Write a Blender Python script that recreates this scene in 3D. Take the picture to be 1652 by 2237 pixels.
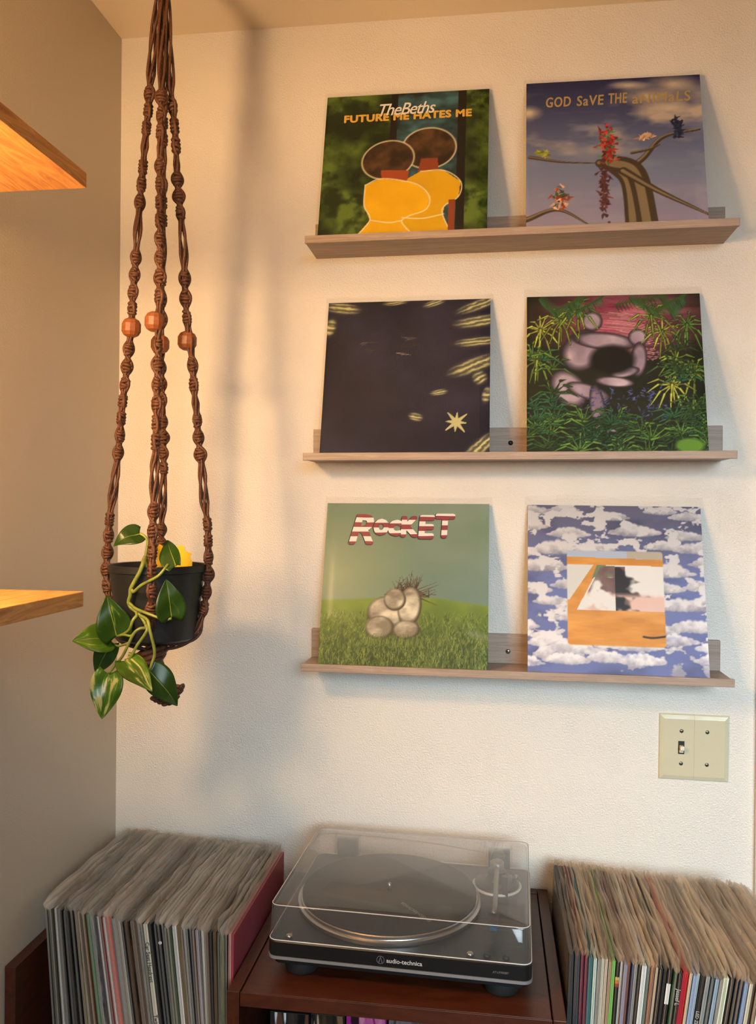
import bpy, bmesh, math, random
import numpy as np
from mathutils import Vector, Matrix, Euler

for o in list(bpy.data.objects):
    bpy.data.objects.remove(o, do_unlink=True)
scn = bpy.context.scene
col = scn.collection
PI = math.pi

# ------------------------------------------------------------------ camera
IMW, IMH, FPX = 1652, 2237, 1813.9
CAM = Vector((.7549, -1.6088, 1.4293))
YAW, PITCH, ROLL = -.1353, -.0051, .0094
_f = Vector((math.sin(YAW)*math.cos(PITCH), math.cos(YAW)*math.cos(PITCH), math.sin(PITCH)))
_r0 = Vector((math.cos(YAW), -math.sin(YAW), 0)); _u0 = _r0.cross(_f)
_R = math.cos(ROLL)*_r0 + math.sin(ROLL)*_u0
_U = -math.sin(ROLL)*_r0 + math.cos(ROLL)*_u0
cam_d = bpy.data.cameras.new('camera'); cam = bpy.data.objects.new('camera', cam_d); col.objects.link(cam)
cam_d.sensor_fit = 'HORIZONTAL'; cam_d.sensor_width = 36; cam_d.lens = 36*FPX/IMW
cam_d.clip_start = .02
m = Matrix.Identity(4)
for i, v in enumerate((_R, _U, -_f)):
    m[0][i], m[1][i], m[2][i] = v
m.translation = CAM
cam.matrix_world = m
scn.camera = cam

def at(px, py, Y):
    """the point of the room seen at (px, py) in the photograph on the plane y = Y"""
    d = _f + _R*((px-IMW/2)/FPX) - _U*((py-IMH/2)/FPX)
    return CAM + d*((Y-CAM.y)/d.y)

# ------------------------------------------------------------------ world, light, exposure
world = bpy.data.worlds.new('world'); scn.world = world; world.use_nodes = True
bg = world.node_tree.nodes['Background']; bg.inputs[0].default_value = (.75, .85, 1, 1); bg.inputs[1].default_value = .2
DAY_SPREAD = 55; DAY_POWER = 16.0; DAY_COLOR = (.73, .905, 1.0)
ld = bpy.data.lights.new('window_daylight', 'AREA'); ld.shape = 'RECTANGLE'; ld.size = 1.5; ld.size_y = 1.35
ld.energy = DAY_POWER; ld.color = DAY_COLOR; ld.spread = math.radians(DAY_SPREAD)
lo = bpy.data.objects.new('window_daylight', ld); col.objects.link(lo)
lo.location = (1.85, -3.45, 1.85)
lo.rotation_euler = (Vector((1.34, 0, .66))-Vector(lo.location)).to_track_quat('-Z', 'Y').to_euler()
WARM = (1.0, .62, .29); LAMP_POWER = (28.0, 12.0)   # outer bulb, bulb between the shelves
scn.view_settings.view_transform = 'Standard'; scn.view_settings.look = 'None'
scn.view_settings.gamma = 1; scn.view_settings.use_curve_mapping = False
scn.view_settings.exposure = 0.0
scn.cycles.transparent_max_bounces = 20
scn.cycles.use_light_tree = False
scn.cycles.max_bounces = 5; scn.cycles.diffuse_bounces = 3; scn.cycles.glossy_bounces = 3; scn.cycles.transmission_bounces = 4

# ------------------------------------------------------------------ helpers
def lin(c):
    return tuple(((v/255)/12.92 if v/255 <= .04045 else ((v/255+.055)/1.055)**2.4) for v in c)

def new_mat(name):
    mt = bpy.data.materials.new(name); mt.use_nodes = True
    nt = mt.node_tree
    return mt, nt, nt.nodes['Principled BSDF'], nt.nodes, nt.links

def mat(name, c, rough=.5, metal=0, spec=.5, noise=0, nscale=60, bump=0, bscale=200, coat=0, trans=0, stretch=None):
    mt, nt, b, n, l = new_mat(name)
    b.inputs['Base Color'].default_value = (*lin(c), 1); b.inputs['Roughness'].default_value = rough
    b.inputs['Metallic'].default_value = metal; b.inputs['Specular IOR Level'].default_value = spec
    b.inputs['Coat Weight'].default_value = coat
    if noise or bump:
        tc = n.new('ShaderNodeTexCoord'); mp = n.new('ShaderNodeMapping'); l.new(tc.outputs['Object'], mp.inputs[0])
        if stretch: mp.inputs['Scale'].default_value = stretch
    if noise:
        t = n.new('ShaderNodeTexNoise'); t.inputs['Scale'].default_value = nscale; t.inputs['Detail'].default_value = 6
        l.new(mp.outputs[0], t.inputs['Vector'])
        r = n.new('ShaderNodeValToRGB'); a = lin([max(0, v*(1-noise)) for v in c]); z = lin([min(255, v*(1+noise)) for v in c])
        r.color_ramp.elements[0].position = .3; r.color_ramp.elements[1].position = .7
        r.color_ramp.elements[0].color = (*a, 1); r.color_ramp.elements[1].color = (*z, 1)
        l.new(t.outputs['Fac'], r.inputs[0]); l.new(r.outputs[0], b.inputs['Base Color'])
    if bump:
        t2 = n.new('ShaderNodeTexNoise'); t2.inputs['Scale'].default_value = bscale; t2.inputs['Detail'].default_value = 3
        l.new(mp.outputs[0], t2.inputs['Vector'])
        bp = n.new('ShaderNodeBump'); bp.inputs['Strength'].default_value = bump; bp.inputs['Distance'].default_value = .002
        l.new(t2.outputs['Fac'], bp.inputs['Height']); l.new(bp.outputs[0], b.inputs['Normal'])
    return mt

def wood(name, dark, light, scale=(3, 40, 40), rough=.5, dist=2.0, coat=0, bump=.1):
    mt, nt, b, n, l = new_mat(name)
    tc = n.new('ShaderNodeTexCoord'); mp = n.new('ShaderNodeMapping'); mp.inputs['Scale'].default_value = scale
    l.new(tc.outputs['Object'], mp.inputs[0])
    t = n.new('ShaderNodeTexNoise'); t.inputs['Scale'].default_value = 2.2; t.inputs['Detail'].default_value = 8
    t.inputs['Roughness'].default_value = .65; t.inputs['Distortion'].default_value = dist
    l.new(mp.outputs[0], t.inputs['Vector'])
    r = n.new('ShaderNodeValToRGB'); r.color_ramp.elements[0].position = .32; r.color_ramp.elements[1].position = .68
    r.color_ramp.elements[0].color = (*lin(dark), 1); r.color_ramp.elements[1].color = (*lin(light), 1)
    l.new(t.outputs['Fac'], r.inputs[0]); l.new(r.outputs[0], b.inputs['Base Color'])
    b.inputs['Roughness'].default_value = rough; b.inputs['Coat Weight'].default_value = coat
    bp = n.new('ShaderNodeBump'); bp.inputs['Strength'].default_value = bump; bp.inputs['Distance'].default_value = .001
    l.new(t.outputs['Fac'], bp.inputs['Height']); l.new(bp.outputs[0], b.inputs['Normal'])
    return mt

def obj(name, me, material=None, parent=None, loc=None, rot=None):
    o = bpy.data.objects.new(name, me); col.objects.link(o)
    if material and not me.materials: me.materials.append(material)
    if parent: o.parent = parent
    if loc is not None: o.location = loc
    if rot is not None: o.rotation_euler = rot
    return o

def tag(o, label, cat, group=None):
    o['label'] = label; o['category'] = cat
    if group: o['group'] = group
    return o

def thing(name, label, cat, loc=(0, 0, 0), rot=(0, 0, 0), group=None):
    o = bpy.data.objects.new(name, None); col.objects.link(o); o.location = loc; o.rotation_euler = rot
    o.empty_display_size = .02
    return tag(o, label, cat, group)

def struct(o):
    o['kind'] = 'structure'; return o

class MB:
    def __init__(s): s.v = []; s.f = []
    def add(s, vs, fs):
        k = len(s.v); s.v += [tuple(v) for v in vs]; s.f += [tuple(i+k for i in f) for f in fs]; return s
    def box(s, a, b):
        x0, y0, z0 = a; x1, y1, z1 = b
        return s.add([(x0,y0,z0),(x1,y0,z0),(x1,y1,z0),(x0,y1,z0),(x0,y0,z1),(x1,y0,z1),(x1,y1,z1),(x0,y1,z1)],
                     [(0,3,2,1),(4,5,6,7),(0,1,5,4),(1,2,6,5),(2,3,7,6),(3,0,4,7)])
    def lathe(s, prof, n=32, c=(0, 0, 0), cap=True):
        k = []
        vs = []; fs = []
        for r, z in prof:
            for i in range(n):
                a = 2*PI*i/n; vs.append((c[0]+r*math.cos(a), c[1]+r*math.sin(a), c[2]+z))
        for j in range(len(prof)-1):
            for i in range(n):
                fs.append((j*n+i, j*n+(i+1) % n, (j+1)*n+(i+1) % n, (j+1)*n+i))
        if cap:
            fs.append(tuple(reversed(range(n)))); q = (len(prof)-1)*n; fs.append(tuple(range(q, q+n)))
        return s.add(vs, fs)
    def tube(s, pts, r, n=8, cap=True, up=None):
        pts = [Vector(p) for p in pts]; N = len(pts)
        rr = r if isinstance(r, (list, tuple)) else [r]*N
        vs = []; fs = []; ref = None
        for i, p in enumerate(pts):
            t = (pts[min(i+1, N-1)]-pts[max(i-1, 0)]).normalized()
            if ref is None:
                ref = t.orthogonal().normalized()
            ref = (ref - t*ref.dot(t)).normalized(); b = t.cross(ref)
            for k in range(n):
                a = 2*PI*k/n; vs.append(p + (ref*math.cos(a)+b*math.sin(a))*rr[i])
        for i in range(N-1):
            for k in range(n):
                fs.append((i*n+k, i*n+(k+1) % n, (i+1)*n+(k+1) % n, (i+1)*n+k))
        if cap:
            fs.append(tuple(reversed(range(n)))); fs.append(tuple(range((N-1)*n, N*n)))
        return s.add(vs, fs)
    def ring(s, c, A, B, T, r, n=12, m=6, tilt=0.0):
        """closed loop c + A cos + B sin (+ T tilt cos) as a tube of radius r"""
        vs = []; fs = []
        for i in range(n):
            a = 2*PI*i/n
            p = c + A*math.cos(a) + B*math.sin(a) + T*(tilt*math.cos(a))
            d = (-A*math.sin(a)+B*math.cos(a) - T*(tilt*math.sin(a))).normalized()
            o1 = (p-c).normalized(); o1 = (o1-d*o1.dot(d)).normalized(); o2 = d.cross(o1)
            for k in range(m):
                q = 2*PI*k/m; vs.append(p+(o1*math.cos(q)+o2*math.sin(q))*r)
        for i in range(n):
            for k in range(m):
                fs.append((i*m+k, ((i+1) % n)*m+k, ((i+1) % n)*m+(k+1) % m, i*m+(k+1) % m))
        return s.add(vs, fs)
    def prism(s, outline, y0, y1):
        """outline in (x, z), extruded along y"""
        n = len(outline)
        vs = [(x, y0, z) for x, z in outline]+[(x, y1, z) for x, z in outline]
        fs = [tuple(range(n)), tuple(reversed(range(n, 2*n)))]+[(i, i+n, (i+1) % n+n, (i+1) % n) for i in range(n)]
        return s.add(vs, fs)
    def prismz(s, outline, z0, z1):
        n = len(outline)
        vs = [(x, y, z0) for x, y in outline]+[(x, y, z1) for x, y in outline]
        fs = [tuple(reversed(range(n))), tuple(range(n, 2*n))]+[(i, (i+1) % n, (i+1) % n+n, i+n) for i in range(n)]
        return s.add(vs, fs)
    def mesh(s, name, smooth=False, fix=True):
        me = bpy.data.meshes.new(name); me.from_pydata(s.v, [], s.f); me.update()
        if fix:
            bm = bmesh.new(); bm.from_mesh(me); bmesh.ops.recalc_face_normals(bm, faces=bm.faces); bm.to_mesh(me); bm.free()
        if smooth: me.polygons.foreach_set('use_smooth', [True]*len(me.polygons))
        return me
    def build(s, name, material, parent=None, smooth=False, loc=None, rot=None, bevel=0, seg=2, fix=True):
        me = s.mesh(name, smooth, fix)
        if bevel:
            bm = bmesh.new(); bm.from_mesh(me)
            bmesh.ops.bevel(bm, geom=list(bm.edges), offset=bevel, segments=seg, affect='EDGES', profile=.5, clamp_overlap=True)
            bm.to_mesh(me); bm.free()
        return obj(name, me, material, parent, loc, rot)

def bx(name, a, b, material, parent=None, bevel=0, **k):
    return MB().box(a, b).build(name, material, parent, bevel=bevel, **k)

def autosmooth(o, ang=35):
    me = o.data; me.polygons.foreach_set('use_smooth', [True]*len(me.polygons))
    bm = bmesh.new(); bm.from_mesh(me)
    for e in bm.edges:
        if len(e.link_faces) == 2 and e.calc_face_angle(0) > math.radians(ang): e.smooth = False
    bm.to_mesh(me); bm.free()
    return o

def rrect(w, d, r, n=6, cx=0, cy=0):
    pts = []
    for sx, sy, a0 in ((1, 1, 0), (-1, 1, 90), (-1, -1, 180), (1, -1, 270)):
        for k in range(n+1):
            a = math.radians(a0+90*k/n)
            pts.append((cx+sx*(w/2-r)+r*math.cos(a), cy+sy*(d/2-r)+r*math.sin(a)))
    return pts

def catmull(P, per=8):
    P = [Vector(p) for p in P]; Q = [2*P[0]-P[1]]+P+[2*P[-1]-P[-2]]; out = []
    for i in range(1, len(Q)-2):
        for k in range(per):
            t = k/per; a, b, c, d = Q[i-1], Q[i], Q[i+1], Q[i+2]
            out.append(.5*((2*b)+(c-a)*t+(2*a-5*b+4*c-d)*t*t+(3*b-a-3*c+d)*t**3))
    out.append(P[-1]); return out

def text_mesh(s, size, shear=0, offset=0, extrude=.0002, align='LEFT', spacing=1, res=3):
    cu = bpy.data.curves.new('lettering', 'FONT'); cu.body = s; cu.size = size; cu.shear = shear; cu.offset = offset
    cu.extrude = extrude; cu.align_x = align; cu.space_character = spacing; cu.resolution_u = res
    ob = bpy.data.objects.new('tmp', cu); col.objects.link(ob)
    dg = bpy.context.evaluated_depsgraph_get()
    me = bpy.data.meshes.new_from_object(ob.evaluated_get(dg)); bpy.data.objects.remove(ob)
    me.materials.clear(); return me

# ------------------------------------------------------------------ materials
def wall_material(name, c, bump, scale=330):
    mt, nt, b, n, l = new_mat(name)
    b.inputs['Base Color'].default_value = (*lin(c), 1); b.inputs['Roughness'].default_value = .38; b.inputs['Specular IOR Level'].default_value = .45
    tc = n.new('ShaderNodeTexCoord'); t = n.new('ShaderNodeTexNoise'); t.inputs['Scale'].default_value = scale; t.inputs['Detail'].default_value = 2.5
    l.new(tc.outputs['Object'], t.inputs['Vector'])
    t3 = n.new('ShaderNodeTexNoise'); t3.inputs['Scale'].default_value = 9; l.new(tc.outputs['Object'], t3.inputs['Vector'])
    mu = n.new('ShaderNodeMath'); mu.operation = 'MULTIPLY'; l.new(t.outputs['Fac'], mu.inputs[0]); l.new(t3.outputs['Fac'], mu.inputs[1])
    bp = n.new('ShaderNodeBump'); bp.inputs['Strength'].default_value = bump; bp.inputs['Distance'].default_value = .0035
    l.new(mu.outputs[0], bp.inputs['Height']); l.new(bp.outputs[0], b.inputs['Normal'])
    return mt
M = {}
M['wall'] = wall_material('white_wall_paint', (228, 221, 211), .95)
M['wall_l'] = wall_material('side_wall_shaded_paint', (202, 190, 172), .25)  # wall paint darkened; the left wall's shade is put into the colour
M['ceil'] = wall_material('ceiling_paint', (236, 222, 200), .15)
M['floor'] = wood('floor_boards', (70, 44, 26), (105, 70, 42), (30, 3, 30))
M['trim'] = mat('white_gloss_trim', (238, 238, 236), .3)
M['ledge'] = wood('ledge_wood', (142, 122, 106), (176, 156, 140), (4, 60, 90), .5, 1.2)
M['oak'] = wood('oak_board', (166, 102, 44), (228, 164, 88), (26, 3.0, 26), .5, 2.5)
M['cherry'] = wood('cherry_brown_wood', (56, 23, 10), (78, 36, 17), (20, 5, 20), .42, 1.5)
M['cherry_x'] = wood('cherry_brown_wood_cross', (56, 23, 10), (78, 36, 17), (5, 20, 20), .42, 1.5)
M['dark_in'] = mat('cabinet_inside', (36, 17, 9), .6, noise=.15)
M['black'] = mat('black_plastic', (17, 17, 18), .42, noise=.08, nscale=300)
M['plinth'] = mat('black_plinth', (20, 21, 22), .36, bump=.05, bscale=900)
M['rubber'] = mat('black_rubber', (14, 14, 14), .8)
M['mat'] = mat('platter_mat_felt', (30, 31, 31), .85, bump=.2, bscale=1500)
M['alu'] = mat('brushed_aluminium', (196, 194, 190), .28, 1.0)
M['silver'] = mat('silver_trim', (158, 158, 160), .4, .5)
M['print'] = mat('pale_print', (190, 190, 188), .5)
M['dimprint'] = mat('grey_print', (105, 106, 106), .6)
M['red'] = mat('red_mark', (190, 50, 40), .4)
M['ivory'] = mat('ivory_plastic', (206, 200, 172), .13, coat=.3, bump=.12, bscale=45)
M['ivory_t'] = mat('toggle_plastic', (232, 224, 200), .25)
M['slot'] = mat('toggle_slot', (24, 21, 18), .6)
M['steel'] = mat('screw_steel', (150, 148, 140), .3, 1)
M['steel_d'] = mat('dark_screw', (40, 38, 36), .35, .9)
M['jute'] = mat('waxed_brown_jute', (84, 49, 29), .42, noise=.3, nscale=420, bump=.5, bscale=900)
M['bead'] = wood('orange_bead_wood', (122, 66, 34), (156, 92, 50), (60, 60, 200), .45, .6)
M['pot'] = mat('charcoal_pot_plastic', (30, 31, 31), .42, noise=.06)
M['soil'] = mat('potting_soil', (40, 28, 20), .95, noise=.4, nscale=200, bump=1, bscale=200)
M['stem'] = mat('vine_stem', (124, 134, 58), .4, noise=.15)
M['yellow'] = mat('yellow_sticky_card', (232, 186, 12), .35)

def leaf_mat(name, base, pale, thr, scale):
    mt, nt, b, n, l = new_mat(name)
    tc = n.new('ShaderNodeTexCoord'); mp = n.new('ShaderNodeMapping'); mp.inputs['Scale'].default_value = (1.0, .45, 1)
    l.new(tc.outputs['UV'], mp.inputs[0]); oi = n.new('ShaderNodeObjectInfo')
    ad = n.new('ShaderNodeVectorMath'); ad.operation = 'ADD'; l.new(mp.outputs[0], ad.inputs[0])
    sc = n.new('ShaderNodeMath'); sc.operation = 'MULTIPLY'; sc.inputs[1].default_value = 17; l.new(oi.outputs['Random'], sc.inputs[0])
    l.new(sc.outputs[0], ad.inputs[1])
    t = n.new('ShaderNodeTexNoise'); t.inputs['Scale'].default_value = scale; t.inputs['Detail'].default_value = 5; t.inputs['Distortion'].default_value = 1.2
    l.new(ad.outputs[0], t.inputs['Vector'])
    r = n.new('ShaderNodeValToRGB'); e = r.color_ramp.elements
    e[0].position = thr-.1; e[0].color = (*lin(base), 1); e[1].position = thr; e[1].color = (*lin([v*1.35 for v in base]), 1)
    x = r.color_ramp.elements.new(thr+.05); x.color = (*lin(pale), 1)
    l.new(t.outputs['Fac'], r.inputs[0]); l.new(r.outputs[0], b.inputs['Base Color'])
    b.inputs['Roughness'].default_value = .28; b.inputs['Subsurface Weight'].default_value = 0
    tr = n.new('ShaderNodeBsdfTranslucent'); l.new(r.outputs[0], tr.inputs[0]); mx = n.new('ShaderNodeMixShader'); mx.inputs[0].default_value = .22
    l.new(b.outputs[0], mx.inputs[1]); l.new(tr.outputs[0], mx.inputs[2]); l.new(mx.outputs[0], n['Material Output'].inputs[0])
    return mt
M['leaf_dark'] = leaf_mat('pothos_leaf_dark', (44, 74, 22), (150, 160, 70), .70, 3.0)
M['leaf_mid'] = leaf_mat('pothos_leaf_green', (66, 100, 22), (186, 184, 96), .62, 3.0)
M['leaf_var'] = leaf_mat('pothos_leaf_variegated', (76, 110, 22), (222, 210, 128), .53, 3.4)

def film(name, fac, tint, gl_rough, gl_fac=.3, wave=0.0):
    """clear plastic film: see-through, with a little body and a glossy skin"""
    mt, nt, b, n, l = new_mat(name); n.remove(b)
    tr = n.new('ShaderNodeBsdfTransparent'); tr.inputs[0].default_value = (*[min(1, .9+.1*v) for v in lin(tint)], 1)
    df = n.new('ShaderNodeBsdfDiffuse'); df.inputs[0].default_value = (*lin(tint), 1)
    tl = n.new('ShaderNodeBsdfTranslucent'); tl.inputs[0].default_value = (*lin(tint), 1)
    gl = n.new('ShaderNodeBsdfGlossy'); gl.inputs['Roughness'].default_value = gl_rough
    a = n.new('ShaderNodeMixShader'); a.inputs[0].default_value = .4; l.new(df.outputs[0], a.inputs[1]); l.new(tl.outputs[0], a.inputs[2])
    c = n.new('ShaderNodeMixShader'); c.inputs[0].default_value = fac; l.new(tr.outputs[0], c.inputs[1]); l.new(a.outputs[0], c.inputs[2])
    fr = n.new('ShaderNodeFresnel'); ge = n.new('ShaderNodeNewGeometry'); ir = n.new('ShaderNodeMix')
    ir.inputs[2].default_value = 1.46; ir.inputs[3].default_value = 1/1.46; l.new(ge.outputs['Backfacing'], ir.inputs[0]); l.new(ir.outputs[0], fr.inputs[0])
    mu = n.new('ShaderNodeMath'); mu.operation = 'MULTIPLY'; mu.inputs[1].default_value = gl_fac; l.new(fr.outputs[0], mu.inputs[0])
    d = n.new('ShaderNodeMixShader'); l.new(mu.outputs[0], d.inputs[0]); l.new(c.outputs[0], d.inputs[1]); l.new(gl.outputs[0], d.inputs[2])
    if wave:
        tc = n.new('ShaderNodeTexCoord'); t = n.new('ShaderNodeTexNoise'); t.inputs['Scale'].default_value = 14; t.inputs['Detail'].default_value = 2
        l.new(tc.outputs['Object'], t.inputs['Vector']); bp = n.new('ShaderNodeBump'); bp.inputs['Strength'].default_value = wave; bp.inputs['Distance'].default_value = .01
        l.new(t.outputs['Fac'], bp.inputs['Height']); l.new(bp.outputs[0], gl.inputs['Normal'])
    l.new(d.outputs[0], n['Material Output'].inputs[0]); return mt
M['film'] = film('clear_record_sleeve', .012, (235, 232, 228), .24, .26, .05)
M['film_stack'] = film('cloudy_record_sleeve', .45, (232, 224, 214), .25, .6)
M['film_stack_b'] = film('clearer_record_sleeve', .28, (206, 196, 184), .25, .6)
M['film_stack_c'] = film('milky_record_sleeve', .62, (244, 236, 224), .25, .6)
M['acrylic'] = film('clear_acrylic_cover', .045, (205, 205, 205), .03, 1.0)

def jacket_mat(name, mottle):
    mt, nt, b, n, l = new_mat(name); oi = n.new('ShaderNodeObjectInfo'); b.inputs['Roughness'].default_value = .45
    if mottle:
        tc = n.new('ShaderNodeTexCoord'); t = n.new('ShaderNodeTexNoise'); t.noise_dimensions = '4D'; t.inputs['Scale'].default_value = 26; t.inputs['Detail'].default_value = 4
        l.new(tc.outputs['Object'], t.inputs['Vector']); sc = n.new('ShaderNodeMath'); sc.operation = 'MULTIPLY'; sc.inputs[1].default_value = 40
        l.new(oi.outputs['Random'], sc.inputs[0]); l.new(sc.outputs[0], t.inputs['W'])
        r = n.new('ShaderNodeValToRGB'); r.color_ramp.elements[0].position = .42; r.color_ramp.elements[1].position = .56
        r.color_ramp.elements[0].color = (.10, .09, .08, 1); r.color_ramp.elements[1].color = (1.0, .97, .92, 1)
        mx = n.new('ShaderNodeMixRGB'); mx.blend_type = 'MULTIPLY'; mx.inputs[0].default_value = .8
        l.new(oi.outputs['Color'], mx.inputs[1]); l.new(t.outputs['Fac'], r.inputs[0]); l.new(r.outputs[0], mx.inputs[2]); l.new(mx.outputs[0], b.inputs['Base Color'])
    else:
        l.new(oi.outputs['Color'], b.inputs['Base Color'])
    return mt
M['jacket'] = jacket_mat('printed_card', False); M['jacket_m'] = jacket_mat('mottled_printed_card', True)

def vcol_mat(name, rough=.42):
    mt, nt, b, n, l = new_mat(name); a = n.new('ShaderNodeVertexColor'); a.layer_name = 'print'
    l.new(a.outputs[0], b.inputs['Base Color']); b.inputs['Roughness'].default_value = rough; b.inputs['Specular IOR Level'].default_value = .18; return mt
M['art'] = vcol_mat('printed_cover_art')

# ------------------------------------------------------------------ the room
CEIL = 2.379; RX = 2.9; RY = -3.6; TH = .12
struct(bx('floor', (-TH, RY-TH, -.1), (RX+TH, TH, 0), M['floor']))
struct(bx('ceiling', (-TH, RY-TH, CEIL), (RX+TH, TH, CEIL+.1), M['ceil']))
struct(bx('wall_back', (-TH, 0, 0), (RX+TH, TH, CEIL), M['wall']))
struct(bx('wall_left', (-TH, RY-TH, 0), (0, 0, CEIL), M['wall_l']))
M['far'] = wall_material('tan_wall_paint', (150, 128, 104), .2)
struct(bx('wall_right', (RX, RY-TH, 0), (RX+TH, 0, CEIL), M['far']))
wx0, wx1, wz0, wz1 = .85, 2.45, .8, 2.2
mb = MB()
mb.box((0, RY-TH, 0), (wx0, RY, CEIL)).box((wx1, RY-TH, 0), (RX, RY, CEIL)).box((wx0, RY-TH, 0), (wx1, RY, wz0)).box((wx0, RY-TH, wz1), (wx1, RY, CEIL))
struct(mb.build('wall_rear', M['far']))
wf = bpy.data.objects.new('window_1', None); col.objects.link(wf); wf.location = (0, 0, 0); struct(wf)
mb = MB()
for a, b in (((wx0, RY-.09, wz0), (wx0+.05, RY-.03, wz1)), ((wx1-.05, RY-.09, wz0), (wx1, RY-.03, wz1)), ((wx0, RY-.09, wz0), (wx1, RY-.03, wz0+.05)), ((wx0, RY-.09, wz1-.05), (wx1, RY-.03, wz1))):
    mb.box(a, b)
mb.build('window_frame', M['trim'], wf)
bx('window_sill', (wx0-.04, RY-.02, wz0-.03), (wx1+.04, RY+.05, wz0), M['trim'], wf)
struct(bx('trim_1', (1.2425, -.016, 0), (1.312, 0, CEIL), M['trim'], bevel=.003))
struct(bx('baseboard_back', (0, -.012, 0), (1.2425, 0, .09), M['trim']))

# ------------------------------------------------------------------ oak shelves on the left wall
SHX, SHY0, SHY1 = .228, -.585, -.80
for z1, t, lab in ((1.8625, .020, 'thick oak wall shelf board up near the ceiling, its underside glowing orange'),
                   (1.3165, .020, 'thick oak wall shelf board beside the hanging pot, its top brightly lit')):
    th = thing('wall_shelf', lab, 'shelf', (0, SHY0, z1-t), group='oak boards on the left wall')
    bx('board', (.0, SHY1-SHY0, 0), (SHX, 0, t), M['oak'], th, bevel=.0012)

# the two small lamps that light this corner, on the left wall just outside the picture
M['brass'] = mat('brass', (170, 130, 70), .3, 1)
RB = .062
for LP, pw, lab in ((Vector((.10, -1.12, 1.80)), LAMP_POWER[0], 'brass wall lamp with a bare warm bulb high on the left wall'),
                    (Vector((.070, -.96, 1.53)), LAMP_POWER[1], 'brass wall lamp with a bare warm bulb level with the oak shelves')):
    q = Vector((max(LP.x, .075), 0, .06)); e = q+Vector((0, 0, -RB-.016))
    lamp = thing('wall_lamp', lab, 'lamp', (0, LP.y, LP.z-.06))
    mb = MB(); mb.lathe([(.045, 0), (.045, .012), (.03, .018)], 24)
    mb.build('backplate', M['brass'], lamp, True, (0, 0, 0), (0, PI/2, 0))
    MB().tube(catmull([(.01, 0, 0), (q.x*.5, 0, -.02), (q.x*.9, 0, e.z-.02), e], 6), .006, 10).build('arm', M['brass'], lamp, True)
    MB().lathe([(.012, -.006), (.018, .0), (.018, .018), (.012, .020)], 20, e).build('socket', M['brass'], lamp, True)
    mt, nt, b, n, l = new_mat('warm_bulb'); b.inputs['Base Color'].default_value = (.8, .7, .6, 1)
    b.inputs['Emission Color'].default_value = (*WARM, 1); b.inputs['Emission Strength'].default_value = pw/(4*PI*PI*RB*RB)
    MB().lathe([(RB*math.sin(PI*j/12)+1e-5, -RB*math.cos(PI*j/12)) for j in range(13)], 20, q, cap=False).build('bulb', mt, lamp, True)

# ------------------------------------------------------------------ picture ledges
LX, LW, LD, LIP, PAN = .4085, .7672, .1048, .0140, .0525
def screw(parent, x, y, z, material, r=.0045, axis='y'):
    mb = MB(); mb.lathe([(r, 0), (r, .0008), (r*.7, .0018)], 16)
    o = mb.build('screw', material, parent, True, (x, y, z), (PI/2, 0, 0))
    s = MB().box((-r*.75, -.0004, 0), (r*.75, .0004, .0004)).box((-.0004, -r*.75, 0), (.0004, r*.75, .0004)).build('screw_slot', M['slot'], o, loc=(0, 0, .0016))
    return o
ledges = [(1.9308, .0046, 'pale wooden picture ledge highest on the wall, seen from below', None),
          (1.5295, .0045, 'pale wooden picture ledge in the middle, between the other two', (1116, 970, 'steel_d')),
          (1.1388, -.0005, 'pale wooden picture ledge lowest on the wall, above the light switch', (1110, 1423, 'steel'))]
for z, dz, lab, sc in ledges:
    th = thing('picture_ledge', lab, 'ledge', (LX, 0, z), (0, -dz/LW, 0), 'picture ledges on the back wall')
    bx('shelf_board', (0, -LD+.0065, -.0120), (LW, -.0005, -.0035), M['ledge'], th, bevel=.0006)
    bx('front_lip', (0, -LD, -LIP), (LW, -LD+.0065, 0), M['ledge'], th, bevel=.0008)
    bx('back_panel', (0.0, -.012, -.0035), (LW, -.0005, PAN), M['ledge'], th, bevel=.0012)
    if sc:
        p = at(sc[0], sc[1], -.013)
        screw(th, p.x-LX, -.012, p.z-z, M[sc[2]])

# ------------------------------------------------------------------ cover art
N = 240
yy, xx = np.mgrid[0:N, 0:N]/(N-1.0)
def vnoise(seed, sx, sy=None):
    sy = sy or sx; r = np.random.RandomState(seed); g = r.rand(int(sy)+2, int(sx)+2)
    X = xx*sx; Y = yy*sy; i = X.astype(int); j = Y.astype(int); fx = X-i; fy = Y-j
    fx = fx*fx*(3-2*fx); fy = fy*fy*(3-2*fy)
    return (g[j, i]*(1-fx)+g[j, i+1]*fx)*(1-fy)+(g[j+1, i]*(1-fx)+g[j+1, i+1]*fx)*fy
def fbm(seed, sx, sy=None, o=4):
    sy = sy or sx; t = 0; a = 1; s = 0
    for k in range(o):
        t = t+a*vnoise(seed+k, sx*2**k, sy*2**k); s += a; a *= .55
    return t/s
def C(*c): return np.array(c, float)/255
def fill(img, mask, c):
    mask = np.clip(mask, 0, 1)[..., None]; img[:] = img*(1-mask)+np.asarray(c)*mask
def ell(cx, cy, rx, ry, rot=0, soft=.15):
    c, s = math.cos(rot), math.sin(rot); X = (xx-cx)*c+(yy-cy)*s; Y = -(xx-cx)*s+(yy-cy)*c
    return np.clip((1-np.sqrt((X/rx)**2+(Y/ry)**2))/soft, 0, 1)
def poly(P):
    k = np.zeros((N, N), bool); n = len(P)
    for i in range(n):
        x0, y0 = P[i]; x1, y1 = P[(i+1) % n]
        if y0 == y1: continue
        c = ((y0 > yy) != (y1 > yy)) & (xx < (x1-x0)*(yy-y0)/(y1-y0)+x0); k ^= c
    return k.astype(float)
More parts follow.
